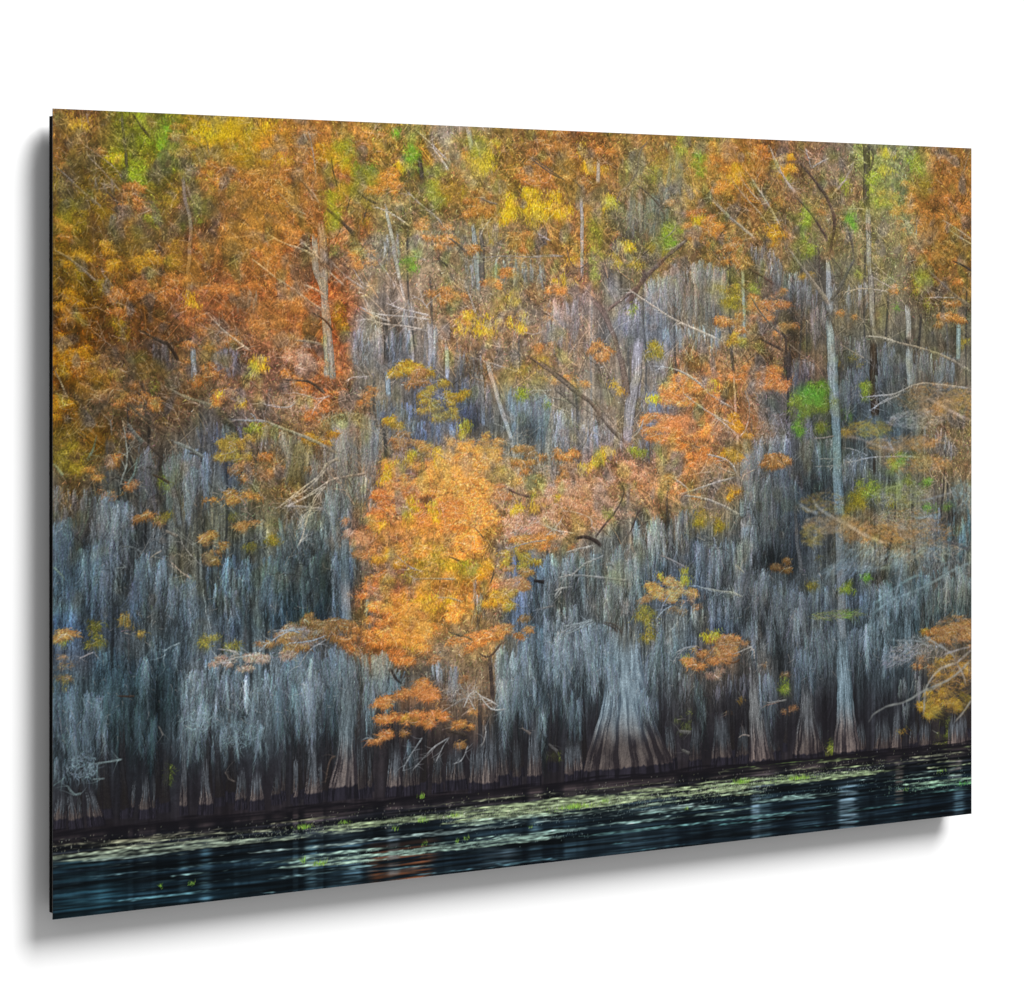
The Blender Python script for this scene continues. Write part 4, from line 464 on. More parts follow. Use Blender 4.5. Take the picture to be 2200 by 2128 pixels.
# ---- trunks
TEX = [blur(rng.standard_normal((1100, 64)), a, b) for a, b in ((.8, 9), (1.0, 60), (.7, 1.6))]
TEX = [(q - q.mean()) / q.std() for q in TEX]
BASE_L, BASE_D = np.array([150, 132, 124.]), np.array([50, 43, 46.])
def trunk(rows, light, dark, tide=None, flute=False, al=.92, shade=1.0, tint=None):
    """rows: (u, v, half-width) in print px, top to bottom"""
    global cv
    rows = np.array(rows, float); y0, y1 = int(rows[0, 1]), int(rows[-1, 1]); ys = np.arange(y0, y1 + 1)
    ys = ys[(ys >= 0) & (ys < CH)]
    if len(ys) < 3: return
    cx = np.interp(ys, rows[:, 1], rows[:, 0]); hw = np.interp(ys, rows[:, 1], rows[:, 2])
    kk = min(9, len(ys) // 4)
    if kk > 1:
        ker = np.ones(2 * kk + 1) / (2 * kk + 1)
        cx = np.convolve(np.pad(cx, kk, mode='reflect', reflect_type='odd'), ker, 'valid'); hw = np.convolve(np.pad(hw, kk, mode='reflect', reflect_type='odd'), ker, 'valid')
    cx = cx + np.interp(ys, np.arange(-20, 1040, 12), rng.normal(0, .5, len(np.arange(-20, 1040, 12))))
    off = rng.integers(0, 60); xo = rng.integers(0, 8)
    xa = int(max(0, (cx - hw).min() - 2)); xb = int(min(CW - 1, (cx + hw).max() + 2))
    if xb <= xa: return
    X, Y = np.meshgrid(np.arange(xa, xb + 1), ys); T = (X - cx[:, None]) / np.maximum(hw[:, None], .5)
    edge = np.clip((1 - np.abs(T)) * hw[:, None] + .5, 0, 1)
    ti = np.clip(((np.arcsin(np.clip(T, -1, 1)) / np.pi + .5) * 47).astype(int) + xo, 0, 63); yi = np.clip(Y + off, 0, 1099)
    tex = TEX[0][yi, ti]; tex2 = TEX[1][yi, ti]; sp = TEX[2][yi, np.clip(X - xa, 0, 63) if xb - xa < 64 else (X - xa) % 64]
    fl = np.zeros_like(T)
    if tide is not None:
        fl = sstep(y0 + (tide - y0) * .35, y0 + (tide - y0) * .8, Y)
    m = .66 - .30 * np.maximum(T, 0) ** 2 * 1.3 - .20 * np.maximum(-T, 0) ** 3 - .30 * T ** 6 + (.24 if flute else .13) * tex + .05 * sp
    ph = np.arcsin(np.clip(T, -1, 1)); nf = float(np.clip(np.nanmax(hw) / 7.0, 1.4, 8.0))
    gs = np.cos(ph * nf * 2 + 1.3 * xo + .9 * tex2) + .45 * np.cos(ph * nf * 4.7 + 2.1 * xo) + .35 * tex
    grooves = np.where(gs > -.15, .16 * np.minimum(gs + .15, 1), np.maximum((gs + .15) * .85, -.50)) * (1.25 if hw.max() > 40 else .50 + .35 * min(1, hw.max() / 30)) if True else np.where(tex2 > 0, .20, -.42) * np.minimum(np.abs(tex2) * 2.2, 1) * (1.15 if flute else .8)
    m = np.clip(m + fl * grooves, 0, 1)[..., None]
    L, D = hx(light) if isinstance(light, str) else light, hx(dark) if isinstance(dark, str) else dark
    L = np.broadcast_to(L, m.shape[:2] + (3,)); D = np.broadcast_to(D, L.shape)
    if tide is not None:
        f2 = sstep(y0 + (tide - y0) * .55, y0 + (tide - y0) * .88, Y + tex2 * 6)[..., None]
        L = L * (1 - f2) + BASE_L * shade * f2; D = D * (1 - f2) + BASE_D * (.5 + .5 * shade) * f2
    c = D * (1 - m) + L * m
    c = c * np.exp(.04 * rng.standard_normal(c.shape[:2]))[..., None]
    if tide is not None:
        wob = np.interp(np.arange(xa, xb + 1), np.arange(xa, xb + 8, 3), rng.normal(0, .9, len(np.arange(xa, xb + 8, 3))))
        ar = np.abs(T) ** 2 * -1.5
        wet = sstep(-1.6, 1.6, Y - (tide + wob[None, :] + ar))[..., None]
        c = c * (1 - wet) + (np.array([40, 37, 45.]) * (.62 + .55 * m)) * wet
    A = (edge * al)[..., None]
    top = np.clip((Y - y0) / (10.0 if tide is None else max(12.0, .30 * (y1 - y0))) + .25 * tex, 0, 1)[..., None]; bot = np.clip((y1 - Y) / (6.0 if tide is None else 3.0), 0, 1)[..., None]
    A = A * top * bot
    cv[ys[0]:ys[-1] + 1, xa:xb + 1] = cv[ys[0]:ys[-1] + 1, xa:xb + 1] * (1 - A) + np.clip(c, 0, 245) * A

def rows_of(t, spec):
    out = []
    for q in spec.split(','):
        x, y, w = map(float, q.split()); u, v, s = P(t, x, y); out.append((float(u), float(v), w * HS(t, x)))
    return out
GAP = noise(3.2, 3.2) * .75 + noise(9, 7) * .6
items = lambda S: [q for l in S.strip().split('\n') for q in l.split('|') if q.strip()]

# depth of the wood near the water: dark hollow between the trunks
dk = sstep(745, 850, YY + 14 * noise(4, 30)) * .62
cv = cv * (1 - dk[..., None]) + np.array([34, 30, 34.]) * dk[..., None]

refl = []                                                     # (u, half-width, colour) mirrored in the water
for q in MOS_items_back if False else []: pass
mos = items(MOS); order = rng.permutation(len(mos))
trk = [l for l in TRK.strip().split('\n') if l.strip()]
def do_trunk(l):
    import re
    k = dict(re.findall(r'(\w+)=(\w+)', l)); body = re.sub(r'\w+=\w+', '', l).strip(); t, spec = body.split(None, 1)
    r = rows_of(t, spec); tide = float(P(t, 1000, float(k['tide']))[1]) if 'tide' in k else None
    if tide is not None:
        x0 = float(spec.split(',')[-1].split()[0]); tide = float(P(t, x0, float(k['tide']))[1]); refl.append((r[-1][0], r[-2][2], .9))
    trunk(r, k['l'], k['d'], tide, 'flute' in k, shade=.72 if 'flute' in k else .95)
def do_but(q):
    t, cx, yt, wt, yb, wb, sh, lean = q.split(); cx, yt, wt, yb, wb, sh, lean = map(float, (cx, yt, wt, yb, wb, sh, lean))
    pr = [(0, 1), (.3, 1.05), (.55, 1.2), (.8, 1 + (wb / wt - 1) * .6), (1, wb / wt), (1.35, wb / wt * 1.08)]
    sp = ','.join('%f %f %f' % (cx - lean * (1 - f), yt + (yb - yt) * f if f <= 1 else yb + 75, wt * g) for f, g in pr)
    r = rows_of(t, sp); tide = float(P(t, cx, yb)[1]); refl.append((r[-1][0], r[-2][2], sh * .8))
    sh = sh * .86; k = .42 + .5 * sh
    trunk(r, np.array([140, 142, 148.]) * k, np.array([60, 60, 64.]) * k, tide, True, shade=.30 + .70 * sh)
def do_mos(q):
    t, x0, y0, x1, y1, ln, c, d = q.split(); curtain(t, *map(float, (x0, y0, x1, y1, ln)), c, float(d))
def do_fol(q):
    p = q.split(); fol(p[0], *map(float, p[1:5]), p[5], float(p[6]) if len(p) > 6 else 1.0)
def do_lmb(q, jag=.35):
    t, c, a, b, pts_ = q.split(None, 4); pp = [tuple(map(float, z.split())) for z in pts_.split(',')]
    pr = [P(t, *z) for z in pp]; s = float(pr[0][2])
    col = hx(c); line([(float(z[0]), float(z[1])) for z in pr], max(.8, float(a) * s), max(.9, float(b) * s), col, .85 if col.mean() > 140 else .8, jag=jag)
mosback = [q for i, q in enumerate(mos) if i % 2 == 0]; mosfront = [q for i, q in enumerate(mos) if i % 2 == 1]
early = [l for l in trk if 'tide' not in l]; late = [l for l in trk if 'tide' in l]
fo = items(FOL); fback = [q for q in fo if (q.split()[6:] or ['1'])[0] in ('.4', '.5', '.6', '.7')]; ffront = [q for q in fo if q not in fback]
for q in mosback: do_mos(q)
for q in fback: do_fol(q)
for l in early: do_trunk(l)
for q in mosfront: do_mos(q)
for i in range(64):                                           # a crowd of dim stems standing further back
    u = rng.uniform(0, CW); w_ = rng.uniform(2.5, 8); td = rng.uniform(862, 874); sh = rng.uniform(.03, .22); tp = rng.uniform(735, 800); le = rng.normal(0, 4)
    k = .34 + .5 * sh
    trunk([(u - le, tp, w_ * .55), (u - le * .6, tp + (td - tp) * .5, w_ * .62), (u - le * .2, tp + (td - tp) * .82, w_ * .85), (u, td, w_ * 1.25), (u, td + 14, w_ * 1.3)], np.array([132, 126, 132.]) * k, np.array([58, 54, 60.]) * k, td, False, al=.8, shade=.2 + .6 * sh)
for q in sorted(items(BUT), key=lambda q: float(q.split()[6])): do_but(q)
for l in late: do_trunk(l)
for q in mos:
    z = q.split()
    if z[0] in 'IJKL' and float(z[2]) + float(z[5]) > 520: z[7] = '.22'; do_mos(' '.join(z))
lm_ = items(LMB)
def bg_over(n, al):
    x = rng.uniform(0, CW, n); y = rng.uniform(-5, 640, n); m = sample(moss, x, y); k = (rng.uniform(0, 1, n) < 1.05 - m * .95); x, y = x[k], y[k]; n = len(x)
    c = jit(sample(base0, x, y) * 1.04, n, .28, .10)
    strokes(x, y, rng.choice([.9, 1.57, 2.2, .3], n) + rng.normal(0, .4, n), rng.uniform(2, 6.5, n), c, np.full(n, al), rng.normal(0, .8, n), layers=3)
bg_over(22000, .6)
# boughs: a leading stem with side twigs, rising out of the trunks
def boughs(n):
    X, Y, A, N, Cc, W_ = [], [], [], [], [], []
    for _ in range(n):
        x, y = rng.uniform(0, CW), rng.uniform(0, 600)
        if rng.uniform() < sample(moss, np.array([x]), np.array([y]))[0] * .8: continue
        a = np.pi + rng.normal(.85, .3) if rng.uniform() < .68 else -rng.normal(.85, .35); L = rng.uniform(25, 85); bend = rng.normal(0, .5)
        c = sample(base0, np.array([x]), np.array([y]))[0]; lite = rng.uniform() < .66; col = c * .45 + np.array([112, 102, 94.]) if lite else c * .42
        k = int(L / 5); t = np.concatenate(([0.], rng.uniform(.1, .95, k)))
        am = a + bend * t * .5; X.append(x + np.cos(am) * L * t); Y.append(y + np.sin(am) * L * t)
        A.append(np.concatenate(([a], a + bend * t[1:] + rng.choice([-1, 1], k) * rng.uniform(.35, .9, k)))); N.append(np.concatenate(([L], L * (1 - t[1:]) * rng.uniform(.2, .5, k) + 3)))
        Cc.append(np.broadcast_to(col, (k + 1, 3)) * rng.uniform(.85, 1.15, (k + 1, 1))); W_.append(np.concatenate(([rng.uniform(.6, 1.8)], np.full(k, .2))))
    X, Y, A, N, Cc, W_ = map(np.concatenate, (X, Y, A, N, Cc, W_)); n = len(X)
    strokes(X, Y, A, N, np.clip(Cc, 0, 240), np.full(n, .55), rng.normal(0, .3, n), layers=2, width=W_, rough=.12)
boughs(320)
pale = lambda q: hx(q.split()[1]).mean() > 150
for q in lm_:
    if not pale(q): do_lmb(q)
for q in items(GRN): p = q.split(); frizz(p[0], *map(float, p[1:5]), p[5])
for q in ffront: do_fol(q)
for i, q in enumerate(lm_):
    if pale(q) or i % 3 == 0: do_lmb(q)
for q in ffront[::6]: p = q.split(); fol(p[0], float(p[1]) + 6, float(p[2]), float(p[3]) * .8, float(p[4]) * .8, p[5], .5)
boughs(110)
# little ragged twigs off every limb
X, Y, A, N, C = [], [], [], [], []
for q in lm_:
    t, c, a, b, pts_ = q.split(None, 4); pr = [P(t, *map(float, z.split())) for z in pts_.split(',')]
    pr = np.array([(float(z[0]), float(z[1])) for z in pr]); L = np.hypot(*np.diff(pr, axis=0).T).sum(); k = int(L / 6)
    f = rng.uniform(0, len(pr) - 1.001, k); i = f.astype(int); g = (f - i)[:, None]; p = pr[i] * (1 - g) + pr[i + 1] * g
    d = pr[i + 1] - pr[i]; an = np.arctan2(d[:, 1], d[:, 0]) + rng.choice([-1, 1], k) * rng.uniform(.4, 1.1, k) + np.pi * (rng.uniform(0, 1, k) < .7)
    X.append(p[:, 0]); Y.append(p[:, 1]); A.append(an); N.append(rng.uniform(5, 22, k)); C.append(np.broadcast_to(hx(c), (k, 3)) * rng.uniform(.8, 1.15, (k, 1)))
X, Y, A, N, C = map(np.concatenate, (X, Y, A, N, C)); n = len(X)
strokes(X, Y, A, N, np.clip(C, 0, 240), np.full(n, .5), rng.normal(0, .7, n), layers=2)

# ---- out-of-focus boughs close to the lens, right edge
def bokeh(t, pts_, col, w, al, soft):
    pr = [P(t, *z) for z in pts_]; line([(float(z[0]), float(z[1])) for z in pr], w * .6, w * 1.1, hx(col), al * .8, dark=hx(col) * .8, soft=soft * 1.25, jag=.25)
def bfol(t, x, y, rx, ry, cols_, n, soft, al=.4, ang=(.1, .5), ln=(6, 20)):
    n = int(n * (.8 if cols_.startswith('a8b8c0') else 1.25)); al = al * (.9 if cols_.startswith('a8b8c0') else 1.1); soft = soft * .7
    u, v, s = P(t, x, y); rx = rx * HS(t, x); ry = ry * s; r = np.sqrt(rng.uniform(0, 1, n)); a = rng.uniform(0, 6.28, n)
    c = np.array([hx(z) for z in cols_.split()])[rng.integers(0, len(cols_.split()), n)]
    strokes(u + r * rx * np.cos(a), v + r * ry * np.sin(a), rng.normal(*ang, n), rng.uniform(*ln, n), jit(c, n, .12, .03), np.full(n, al), rng.normal(0, .6, n), layers=2, soft=soft)
OR = 'c8853c d69a5c b47432 e0b48c 9c6a3c'; YL = 'c49c38 b08a2c d4b058'; GY = 'a8b8c0 8ca0aa c0ccd2 708894'
bfol('H', 1560, 300, 260, 110, OR + ' c0a898', 300, 1.2); bfol('H', 1700, 330, 130, 100, 'b48838 c49a48 987434', 160, 1.2)
bfol('H', 1100, 490, 160, 50, YL + ' b08040', 220, 1.2); bfol('H', 1330, 590, 240, 50, OR, 320, 1.3); bfol('H', 1430, 720, 220, 60, OR + ' d8c0a0', 260, 1.2); bfol('H', 1420, 430, 200, 60, 'c8b4a8 a89890 d8c4b4', 240, 1.0)
bokeh('H', [(1480, 280), (1590, 340), (1700, 400), (1795, 440)], 'd8b49c', 3.0, .8, 1.0); bokeh('H', [(920, 540), (1040, 550), (1160, 600), (1300, 640)], 'd0b49c', 2.4, .7, 1.1)
bokeh('H', [(1210, 530), (1260, 600), (1280, 640)], 'd8c0ac', 2, .6, 1.0)
bfol('H', 800, 980, 150, 70, YL + ' ' + OR, 170, 1.4); bfol('H', 860, 1120, 190, 60, 'd8a878 c89058 e0c4a4 b88048', 320, 1.5); bfol('H', 730, 1190, 70, 70, YL + ' a88850', 110, 1.5); bfol('H', 1180, 1180, 260, 60, OR, 400, 1.3); bfol('H', 1450, 1170, 200, 90, OR + ' a8a098', 330, 1.2); bfol('H', 1500, 1290, 240, 60, 'b89878 a8a8a4 c8a888 988878', 240, 1.2)
bfol('H', 1350, 1080, 220, 70, 'a8a49c 988c80 b8a890 b07840', 320, .8); bfol('H', 1330, 930, 200, 70, 'a8a098 908880 b8b0a8 988c50', 320, .8)
bokeh('H', [(650, 980), (720, 1030), (790, 1050)], 'd8c8b8', 2.2, .7, 1.1); bokeh('H', [(740, 930), (770, 1000), (830, 1045), (920, 1095), (1010, 1140), (1100, 1200), (1250, 1250)], 'e4c8ac', 3.4, .9, 1.1); bokeh('H', [(1060, 1140), (1110, 1100)], 'e0b080', 3, .6, 1.3)
bfol('H', 1060, 1260, 160, 60, GY, 260, 1.2, .4, (1.9, .7)); bfol('H', 1150, 1340, 230, 90, GY, 420, 1.2, .42, (2.4, .6), (8, 26)); bfol('H', 1000, 1400, 160, 50, GY, 200, 1.2, .4, (2.6, .4), (10, 26)); bfol('H', 1500, 1330, 220, 70, GY + ' b0a898', 280, 1.1, .4, (1.8, .8))
bokeh('H', [(760, 1470), (900, 1400), (1060, 1340)], 'a0aeb4', 2.0, .6, 1.1); bokeh('H', [(1200, 1420), (1320, 1360)], 'a4b2b8', 2.2, .7, 1.1); bokeh('H', [(1130, 1720), (1200, 1660), (1290, 1600), (1400, 1570), (1560, 1490), (1680, 1410), (1795, 1370)], '98b0b8', 2.6, .8, .9); bokeh('H', [(1150, 1640), (1260, 1560), (1370, 1480), (1460, 1450)], '9cb8ba', 2.4, .8, .9)
bokeh('H', [(1300, 1570), (1330, 1430), (1335, 1320)], 'a8b4bc', 3.0, .7, 1.0); bfol('H', 1320, 1590, 110, 80, GY, 160, 1.0, .45, (1.57, .5)); bfol('H', 1190, 1740, 60, 90, GY, 120, 1.0, .45, (1.57, .4)); bokeh('H', [(1600, 1230), (1700, 1250), (1795, 1300)], '4c4c50', 3.4, .85, .9)
bfol('H', 1720, 930, 90, 110, '5c7480 708a94 88a0a8', 220, 1.3, .45, (1.2, 1.0)); bokeh('H', [(1440, 970), (1580, 940), (1700, 890)], 'a0a8ac', 2.0, .6, 1.0); bokeh('H', [(1380, 1060), (1440, 1085), (1540, 1060)], 'b4bcb8', 2.0, .7, .8)
bfol('H', 900, 1715, 180, 30, '7c8848 94945c 687038 a49c78', 170, .5, .36, (.1, .35)); bfol('H', 960, 1710, 40, 30, '6c9034 7c9c40', 30, .5, .4)
bfol('L', 1420, 470, 190, 70, '94847c a89890 8c7468 70665e 9c7c60', 240, .5, .34, (2.8, .7), (6, 18)); bfol('L', 1260, 520, 90, 40, '948c94 a49ca0', 80, .7, .3, (2.7, .4)); bfol('L', 1620, 330, 130, 90, OR + ' a8684c', 300, .9); bfol('L', 1600, 620, 150, 120, 'b07c38 c08c40 8c6830 a89080', 380, .9); bfol('L', 1580, 790, 160, 80, '8c7038 74602c a08858 665430 8c6438', 260, .9); bfol('L', 1480, 860, 60, 40, '9c8438 84702c b09850', 60, .8, .4)
for p, c, w_ in (([(1080, 920), (1110, 870), (1200, 815), (1310, 800), (1440, 715), (1560, 670), (1640, 620), (1736, 520)], 'a8a49c', 2.6), ([(1440, 715), (1480, 640), (1530, 580), (1640, 545)], 'c0b4a8', 3.4), ([(1640, 545), (1690, 500), (1736, 460)], 'b8aca0', 3.4), ([(1640, 545), (1620, 490), (1540, 440), (1430, 370)], 'bcb0a4', 2.2), ([(1640, 545), (1680, 610), (1700, 680)], 'b0a498', 2.2), ([(1200, 395), (1300, 405), (1400, 400), (1460, 440)], 'a8a8a8', 1.6), ([(1630, 920), (1690, 850), (1736, 780)], 'a89c90', 2.2), ([(1560, 670), (1480, 720), (1440, 715)], 'a89c88', 2.4), ([(1736, 440), (1650, 460), (1560, 490)], 'c0b4b0', 1.8), ([(1430, 900), (1435, 800), (1440, 715)], 'a49c90', 3.0)):
    bokeh('L', p, c, w_, .85, .7)

# ---- water
WL = 889.0
wy = np.arange(CH)
dep = np.clip((YY - WL) / (CH - WL), 0, 1)
wcol = np.array([21, 19, 23.]) * (1 - sstep(0, .45, dep))[..., None] + np.array([10, 16, 21.]) * sstep(0, .45, dep)[..., None]
side = sstep(700, 0, XX) * sstep(.35, 1, dep)
wcol = wcol + (np.array([13, 28, 35.]) - wcol) * (side * .7)[..., None]
rf = np.zeros((CH, CW))
for u, hw, s in refl:
    rf += s * np.exp(-np.clip(np.abs(XX - u) / (hw * .95 + 1.0), 0, 8) ** 4)
strk = noise(3.2, 30); brk = noise(26, .9); brk2 = noise(14, .9)
rf = np.clip(rf + .12 * np.maximum(strk, 0), 0, 1.1)
nearr = np.array([98, 84, 84.]) * (1 - sstep(0.1, .5, dep))[..., None] + np.array([58, 82, 94.]) * sstep(.1, .5, dep)[..., None]
amp = (.55 - .22 * sstep(.0, .5, dep)) * (.65 + .35 * np.clip(brk, -1.5, 1.5)) * sstep(.02, .14, dep)
water = wcol + (nearr - wcol) * np.clip(rf * amp, 0, 1)[..., None]
# warm mirror of the orange crown, pale mirror of the white trunks
def patch(t, x0, x1, y0, y1, col, a, sx=14):
    global water
    u0, v0, _ = P(t, x0, y0); u1, v1, _ = P(t, x1, y1)
    m = sstep(u0 - sx, u0 + sx, XX) * (1 - sstep(u1 - sx, u1 + sx, XX)) * sstep(v0 - 5, v0 + 5, YY) * (1 - sstep(v1 - 3, v1 + 8, YY))
    m = m * np.clip(.50 + .50 * brk2 + .10 * strk, 0, 1.2) * a * .85
    water = water + (hx(col) - water) * np.clip(m, 0, 1)[..., None]
patch('J', 580, 960, 1560, 1790, '7a4426', .6); patch('J', 560, 1000, 1520, 1600, '5a3c30', .5)
patch('J', 1300, 1500, 1480, 1700, '4a5a64', .6); patch('J', 400, 520, 1480, 1800, '4a6472', .7, 5); patch('J', 690, 760, 1400, 1700, '5a6a74', .6, 5); patch('J', 190, 240, 1480, 1800, '466470', .6, 4)
patch('L', 890, 1010, 1330, 1600, '6e8694', .75, 6); patch('L', 335, 390, 1320, 1650, '5c707c', .7, 5); patch('L', 390, 460, 1400, 1650, '34464c', .6, 6); patch('L', 1625, 1690, 1340, 1500, '4e6876', .7, 6); patch('L', 1250, 1300, 1180, 1420, '8a7c70', .5, 4); patch('L', 1590, 1670, 1160, 1260, 'a89c94', .6, 5)
patch('I', 1100, 1160, 1380, 1800, '3c5a68', .6, 6); patch('I', 960, 1010, 1500, 1700, '34505c', .5, 6); patch('I', 1770, 1830, 1400, 1700, '50707e', .6, 6); patch('I', 430, 520, 1650, 1880, '284450', .6, 8); patch('I', 160, 600, 1500, 1880, '1c3640', .5, 20); patch('K', 0, 40, 1350, 1650, '48606a', .6, 5); patch('K', 560, 700, 1480, 1620, '32424c', .5, 10)
# ripples
rip = noise(34, 1.0); rip2 = noise(10, .8)
water = water * np.exp(.30 * np.clip(rip, -2, 2) * sstep(.02, .3, dep))[..., None] + (np.clip(rip2 - 1.1, 0, 2) * 10 * sstep(.1, .5, dep))[..., None] * np.array([.7, 1.0, 1.05])
wm = sstep(WL - 2, WL + 6, YY + 2.0 * rip2)[..., None]
cv = cv * (1 - wm) + np.clip(water, 0, 255) * wm

# ---- floating weed in long level bands
n1 = noise(45, 1.2); n2 = noise(12, .8); n3 = noise(3.2, .6); nb = noise(150, 3)
def band(v0, hh, u0, u1, thr, col, al, **k):
    band1(v0, hh * 1.15, u0, u1, thr + .1, '%02x%02x%02x' % tuple((hx(col) * .72).astype(int)), al * .8, tex=(.75, .30, .05), **k)
    band1(v0, hh, u0, u1, thr + .15, col, al, **k)
def band1(v0, hh, u0, u1, thr, col, al, fall=60, curve=0.0, tex=(.70, .50, .38)):
    global cv
    c = v0 + curve * ((XX - 750) / 750) ** 2
    prof = 1 - ((YY - c) / hh) ** 2
    ends = sstep(u0 - fall, u0 + fall, XX) * (1 - sstep(u1 - fall, u1 + fall, XX))
    f = prof * 1.6 + (ends - 1) * 4 + tex[0] * n1 + tex[1] * n2 + tex[2] * n3 - thr
    a = sstep(-.2, 2.2, f) * al * .86 * (np.abs(YY - c) < hh * 2.2)
    col = hx(col); cc = np.minimum(col, col * .7 + 30) * .93 * np.exp(.17 * n3 + .10 * n2)[..., None]
    cv = cv * (1 - a[..., None]) + np.clip(cc, 0, 235) * a[..., None]
band(902, 3, -50, 560, 1.6, '8a8a6c', .6); band(909, 4, -50, 420, .9, '8c8c70', .7); band(906, 3, 480, 1550, 1.3, '8a9070', .7); band(899, 2.4, 950, 1550, 1.2, '7c8c5c', .7); band(896, 2, 950, 1300, 1.3, '6c8c4c', .6); band(912, 3, 700, 1550, 1.3, '909878', .6)
band(918, 4.5, -50, 330, .5, '8c9478', .75); band(926, 6, -60, 480, .35, '8a9c84', .8); band(933, 3, -60, 250, 1.0, '7c948c', .7); band(940, 2.5, 0, 700, 1.4, '7c9490', .7)
band(922, 5, 330, 620, -.05, '90a478', .85); band(924, 9, 560, 1120, -.35, '94a878', .92); band(918, 7.5, 980, 1330, -.25, '88a070', .9); band(934, 4, 560, 1000, .7, '88a490', .75); band(930, 3.5, 1000, 1500, 1.0, '7c9c90', .7); band(916, 3, 1250, 1560, 1.1, '86946e', .7)
band(942, 4, 250, 1100, .95, '86a09c', .75); band(947, 3.5, 850, 1560, .7, '7ca49c', .75); band(938, 2.6, 1050, 1560, 1.2, '7aa090', .7); band(952, 6, 1330, 1580, .1, '6c9c80', .8); band(946, 3, 1330, 1560, .8, '84a888', .7)
band(962, 6.5, 300, 760, -.1, '86a898', .85); band(956, 4, 620, 1100, .5, '80a8a0', .8); band(966, 4, 340, 560, .4, '94b8a4', .75); band(952, 3, 0, 330, 1.5, '5c8088', .7); band(960, 3, 150, 420, 1.2, '709c9c', .7)
band(968, 3, 760, 1200, 1.1, '5c8c8c', .7); band(974, 2.6, 1000, 1400, 1.5, '4c7c80', .65); band(962, 2.4, 1150, 1540, 1.2, '548484', .65); band(978, 3.2, 280, 470, .9, '7cacb4', .75); band(985, 3, 360, 560, 1.0, '6c9ca4', .7); band(975, 2.4, 60, 280, 1.3, '5c8890', .65); band(969, 2.4, -40, 160, 1.6, '44707c', .6)
band(986, 3, 50, 260, 1.5, '588c9c', .6); band(994, 2.6, 480, 800, 1.3, '5c8ca0', .6); band(996, 2, 180, 400, 1.4, '6c9cac', .6); band(984, 2.2, 800, 1150, 1.6, '4c7880', .6); band(990, 2, 1100, 1500, 1.7, '3c646c', .6); band(996, 2.2, 820, 1000, 1.5, '4c808c', .6)
# white flecks and green tufts
def flecks(v0, sd, u0, u1, n, cols_, al, lo, hi, ang=-np.pi / 2):
    n = int(n * .75); al = al * .5; x = rng.uniform(u0, u1, n); y = rng.normal(v0, sd, n); c = np.array([hx(z) for z in cols_.split()])[rng.integers(0, len(cols_.split()), n)]
    strokes(x, y, ang + rng.normal(0, .6, n), rng.uniform(lo * .6, hi * .55, n), jit(c, n, .12, .03), np.full(n, al), layers=2, taper=False, step=.6)
flecks(925, 4.5, 560, 1120, 1300, 'c8d0b8 dce0d0 a8b890 b0c8a0', .7, 1.2, 2.6); flecks(918, 3.5, 1000, 1330, 600, 'c8d0b8 dce0d0 9cb080', .7, 1.2, 2.6); flecks(922, 4, 250, 600, 420, 'b8c4a8 ccd4c0 90a478', .6, 1, 2.4)
flecks(906, 5, 400, 1500, 420, 'c0c4a8 d8dcc8 98a070', .65, 1, 2.4); flecks(912, 6, 0, 400, 260, 'b4b898 c8ccb4', .6, 1, 2.2); flecks(940, 6, 600, 1500, 420, 'a8c4bc c4dcd4 88b0a4', .55, 1, 2.2); flecks(962, 5, 350, 800, 260, 'a8ccc0 bce0d0', .5, 1.2, 2.4); flecks(950, 4, 1330, 1500, 220, '9ccca8 b8dcc0', .55, 1, 2.2)
def tuft(t, x, y, rx, n, cols_='6c9a30 84ac44 587e2c 94b454'):
    u, v, s = P(t, x, y); c = np.array([hx(z) for z in cols_.split()])[rng.integers(0, 4, n)]
    strokes(u + rng.normal(0, rx * HS(t, x) * .55, n), v + rng.normal(0, 1.3, n) + 1, -np.pi / 2 + rng.normal(0, .5, n), rng.uniform(1.5, 5, n), jit(c, n, .15, .05), np.full(n, .65), layers=2)
for a in (('K', 280, 1400, 110, 170), ('K', 470, 1360, 25, 30), ('K', 1340, 1240, 50, 80), ('K', 1690, 1215, 90, 110), ('J', 910, 1365, 30, 40), ('J', 1110, 1335, 35, 40), ('J', 1870, 1275, 60, 70), ('J', 905, 1215, 14, 34), ('J', 410, 1380, 35, 40), ('J', 150, 1410, 40, 40), ('J', 730, 1420, 20, 16), ('J', 1190, 1480, 20, 16), ('J', 260, 1640, 40, 36), ('J', 160, 1620, 20, 14), ('J', 1130, 1500, 12, 12), ('J', 930, 1515, 25, 14), ('I', 1750, 1290, 50, 50), ('I', 1040, 1648, 20, 22), ('I', 840, 1668, 14, 14), ('I', 1860, 1525, 40, 30), ('I', 1750, 1510, 20, 12), ('L', 270, 1300, 50, 60), ('L', 650, 1275, 70, 60), ('L', 1690, 1310, 50, 40, '3c9438 58a848 2c7c30 7cbc60'), ('L', 1320, 1350, 14, 10), ('L', 1540, 1230, 30, 20), ('K', 985, 1410, 12, 12), ('J', 1600, 1410, 14, 10)): tuft(*a)

